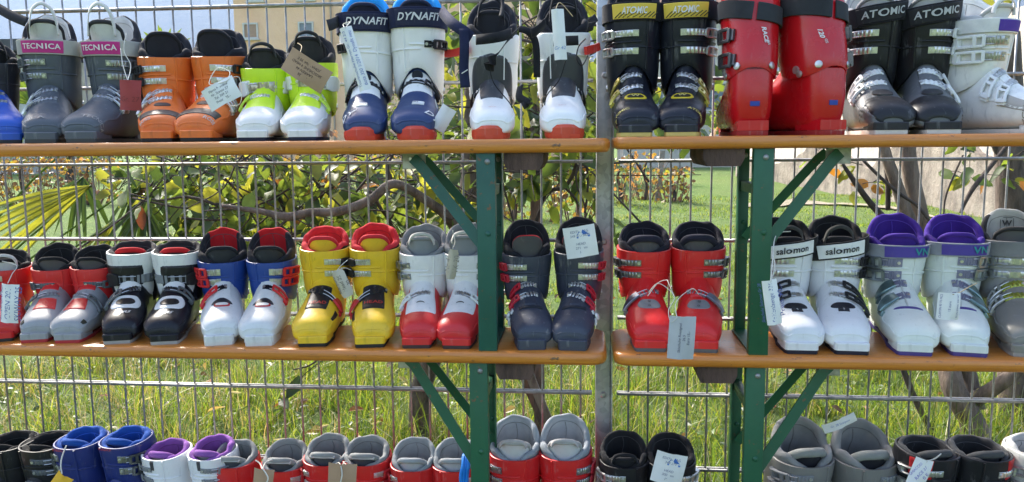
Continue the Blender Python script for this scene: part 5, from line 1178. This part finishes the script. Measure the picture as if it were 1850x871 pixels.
vine(1215, 368, 62, 60, 'low brown dry vine at the right end of the row', n=160, p=(.1, .2, .5, .2))
vine(1040, 400, 110, 110, 'reddish brown vine thicket just left of the steel post', n=260, p=(.12, .3, .4, .18))
vine(925, 400, 110, 110, 'brown vine between the green leg and the wooden stake', n=260, p=(.08, .3, .4, .22))
vine(40, 372, 90, 150, 'tawny brown vine at the far left above the lawn', n=420, p=(.06, .34, .5, .10), stems=40)
vine(160, 368, 84, 120, 'tawny vine left of the broad leaved tree', n=300, p=(.06, .34, .5, .1), stems=30)
vine(470, 372, 90, 170, 'yellowish vine far behind the crooked limb', n=380, p=(.03, .17, .25, .55))
vine(680, 372, 90, 170, 'dry vine far behind the leafy tree', n=380, p=(.03, .17, .3, .5))
# hedge line and far trees
def bush(px_, py_, hpx, wpx, label, cols, n=1600, Y=None, name='bush', cat='bush', bare=0):
    g_ = onground(px_, py_) if Y is None else at(px_, 255, Y); g_[2] = 0; s_ = (g_[1]-CAM[1])/FPX; H_, W_ = hpx*s_, wpx*s_
    t = thing(name, g_, label, cat)
    q = MB(); q.tube([V(0, 0, -.1), V(.1, 0, H_*.3), V(-.05, 0, H_*.7)], [W_*.04, W_*.03, W_*.012], 8, smooth=3); q.build('trunk', BARKD, t, sharp=0)
    th = nr.uniform(0, 2*pi, n); ph = np.arccos(nr.uniform(-.6, 1, n)); r_ = (nr.rand(n)**.4)*(1+.25*np.sin(3*th+px_)*np.sin(4*ph))
    C = np.stack([r_*np.sin(ph)*np.cos(th)*W_/2, r_*np.sin(ph)*np.sin(th)*W_/2.4, H_*.5+r_*np.cos(ph)*H_*.5], 1)
    L_ = nr.uniform(.5, 1, n)*H_*.06; v, f, kk = leaves(C, nr.normal(size=(n, 3)), nr.normal(size=(n, 3)), L_, L_*.7, .3, .2)
    bulk('crown', v, f, np.repeat(nr.choice(len(cols), n), kk), cols, t, True)
PK = [leafmat((.34, .20, .18), .3, 'pinkleaf'), leafmat((.26, .15, .14), .3, 'pinkleaf')]; DG = [leafmat((.05, .09, .025), .3, 'hedge'), leafmat((.09, .13, .03), .4, 'hedge'), leafmat((.17, .19, .04), .4, 'hedge')]
bush(535, 0, 205, 130, 'pinkish bare bush in front of the cream house', PK, 1500, Y=30)
for i, (px_, hp, wp, lb) in enumerate(((120, 120, 260, 'dark bush below the hills at the left'), (330, 110, 240, 'dark bush behind the fan palm tips'), (760, 190, 240, 'green bush behind the navy touring boots'), (960, 260, 300, 'tall green tree behind the white touring boots'), (1420, 240, 260, 'dark bush behind the glossy red boots'), (1700, 330, 300, 'tall yellowish bush behind the upper right boots'))):
    bush(px_, 0, hp, wp, lb, DG, 2200, Y=(26, 28, 22, 24, 30, 24)[i])
# hills
def hill(name, Y0, prof, mat, dep):
    q = MB(); rings = []
    for k_, f_ in ((0, 0.), (.15, .35), (.35, .62), (.6, .85), (.85, .97), (1, 1)):
        r = []
        for i, (px_, py_) in enumerate(prof):
            p = at(px_, py_, Y0+dep); x0 = at(px_, 255, Y0)[0]
            r.append(V(x0+(p[0]-x0)*k_+30*sin(i*1.3+k_*5), Y0+dep*k_+25*sin(i*2.1+k_*4), max(p[2], 1)*f_*(1+.05*sin(i*1.9+k_*9)*(1-k_))))
        rings.append(r)
    rings.append([V(p[0], p[1]+200, -5) for p in rings[-1]])
    q.loft(rings, False); return tag(q.build(name, mat, smooth=True, sharp=0), kind='structure')
def forest():
    m, nt, b = nodes_of('forest'); n1 = noise(nt, .012, 9, .7); nt.links.new(ramp_mix(nt, cramp(nt, n1, .4, .62), (.03, .05, .035), (.08, .09, .05)), b.inputs['Base Color']); b.inputs['Roughness'].default_value = 1
    n2 = noise(nt, .05, 6, .8); bump(nt, b, n2, 1, 12); return m
FO = forest()
hill('hills', 1300, [(x, -70+55*sin(x*.004+1)+18*sin(x*.013)+8*sin(x*.031)) for x in range(-2600, 4200, 100)], FO, 1100)
# ------------------------------------------------------------------ haze
q = MB(); q.box((0, 1750, 340), (5400, 3900, 722)); hz = q.build('haze', None or bpy.data.materials.new('haze'), smooth=False)
hm = hz.data.materials[0]; hm.use_nodes = True; hn = hm.node_tree; hn.nodes.remove(hn.nodes['Principled BSDF'])
pv = hn.nodes.new('ShaderNodeVolumePrincipled'); pv.inputs['Color'].default_value = (.36, .50, .78, 1); pv.inputs['Density'].default_value = .0004; pv.inputs['Anisotropy'].default_value = .2
hn.links.new(pv.outputs[0], hn.nodes['Material Output'].inputs['Volume']); tag(hz, kind='stuff')
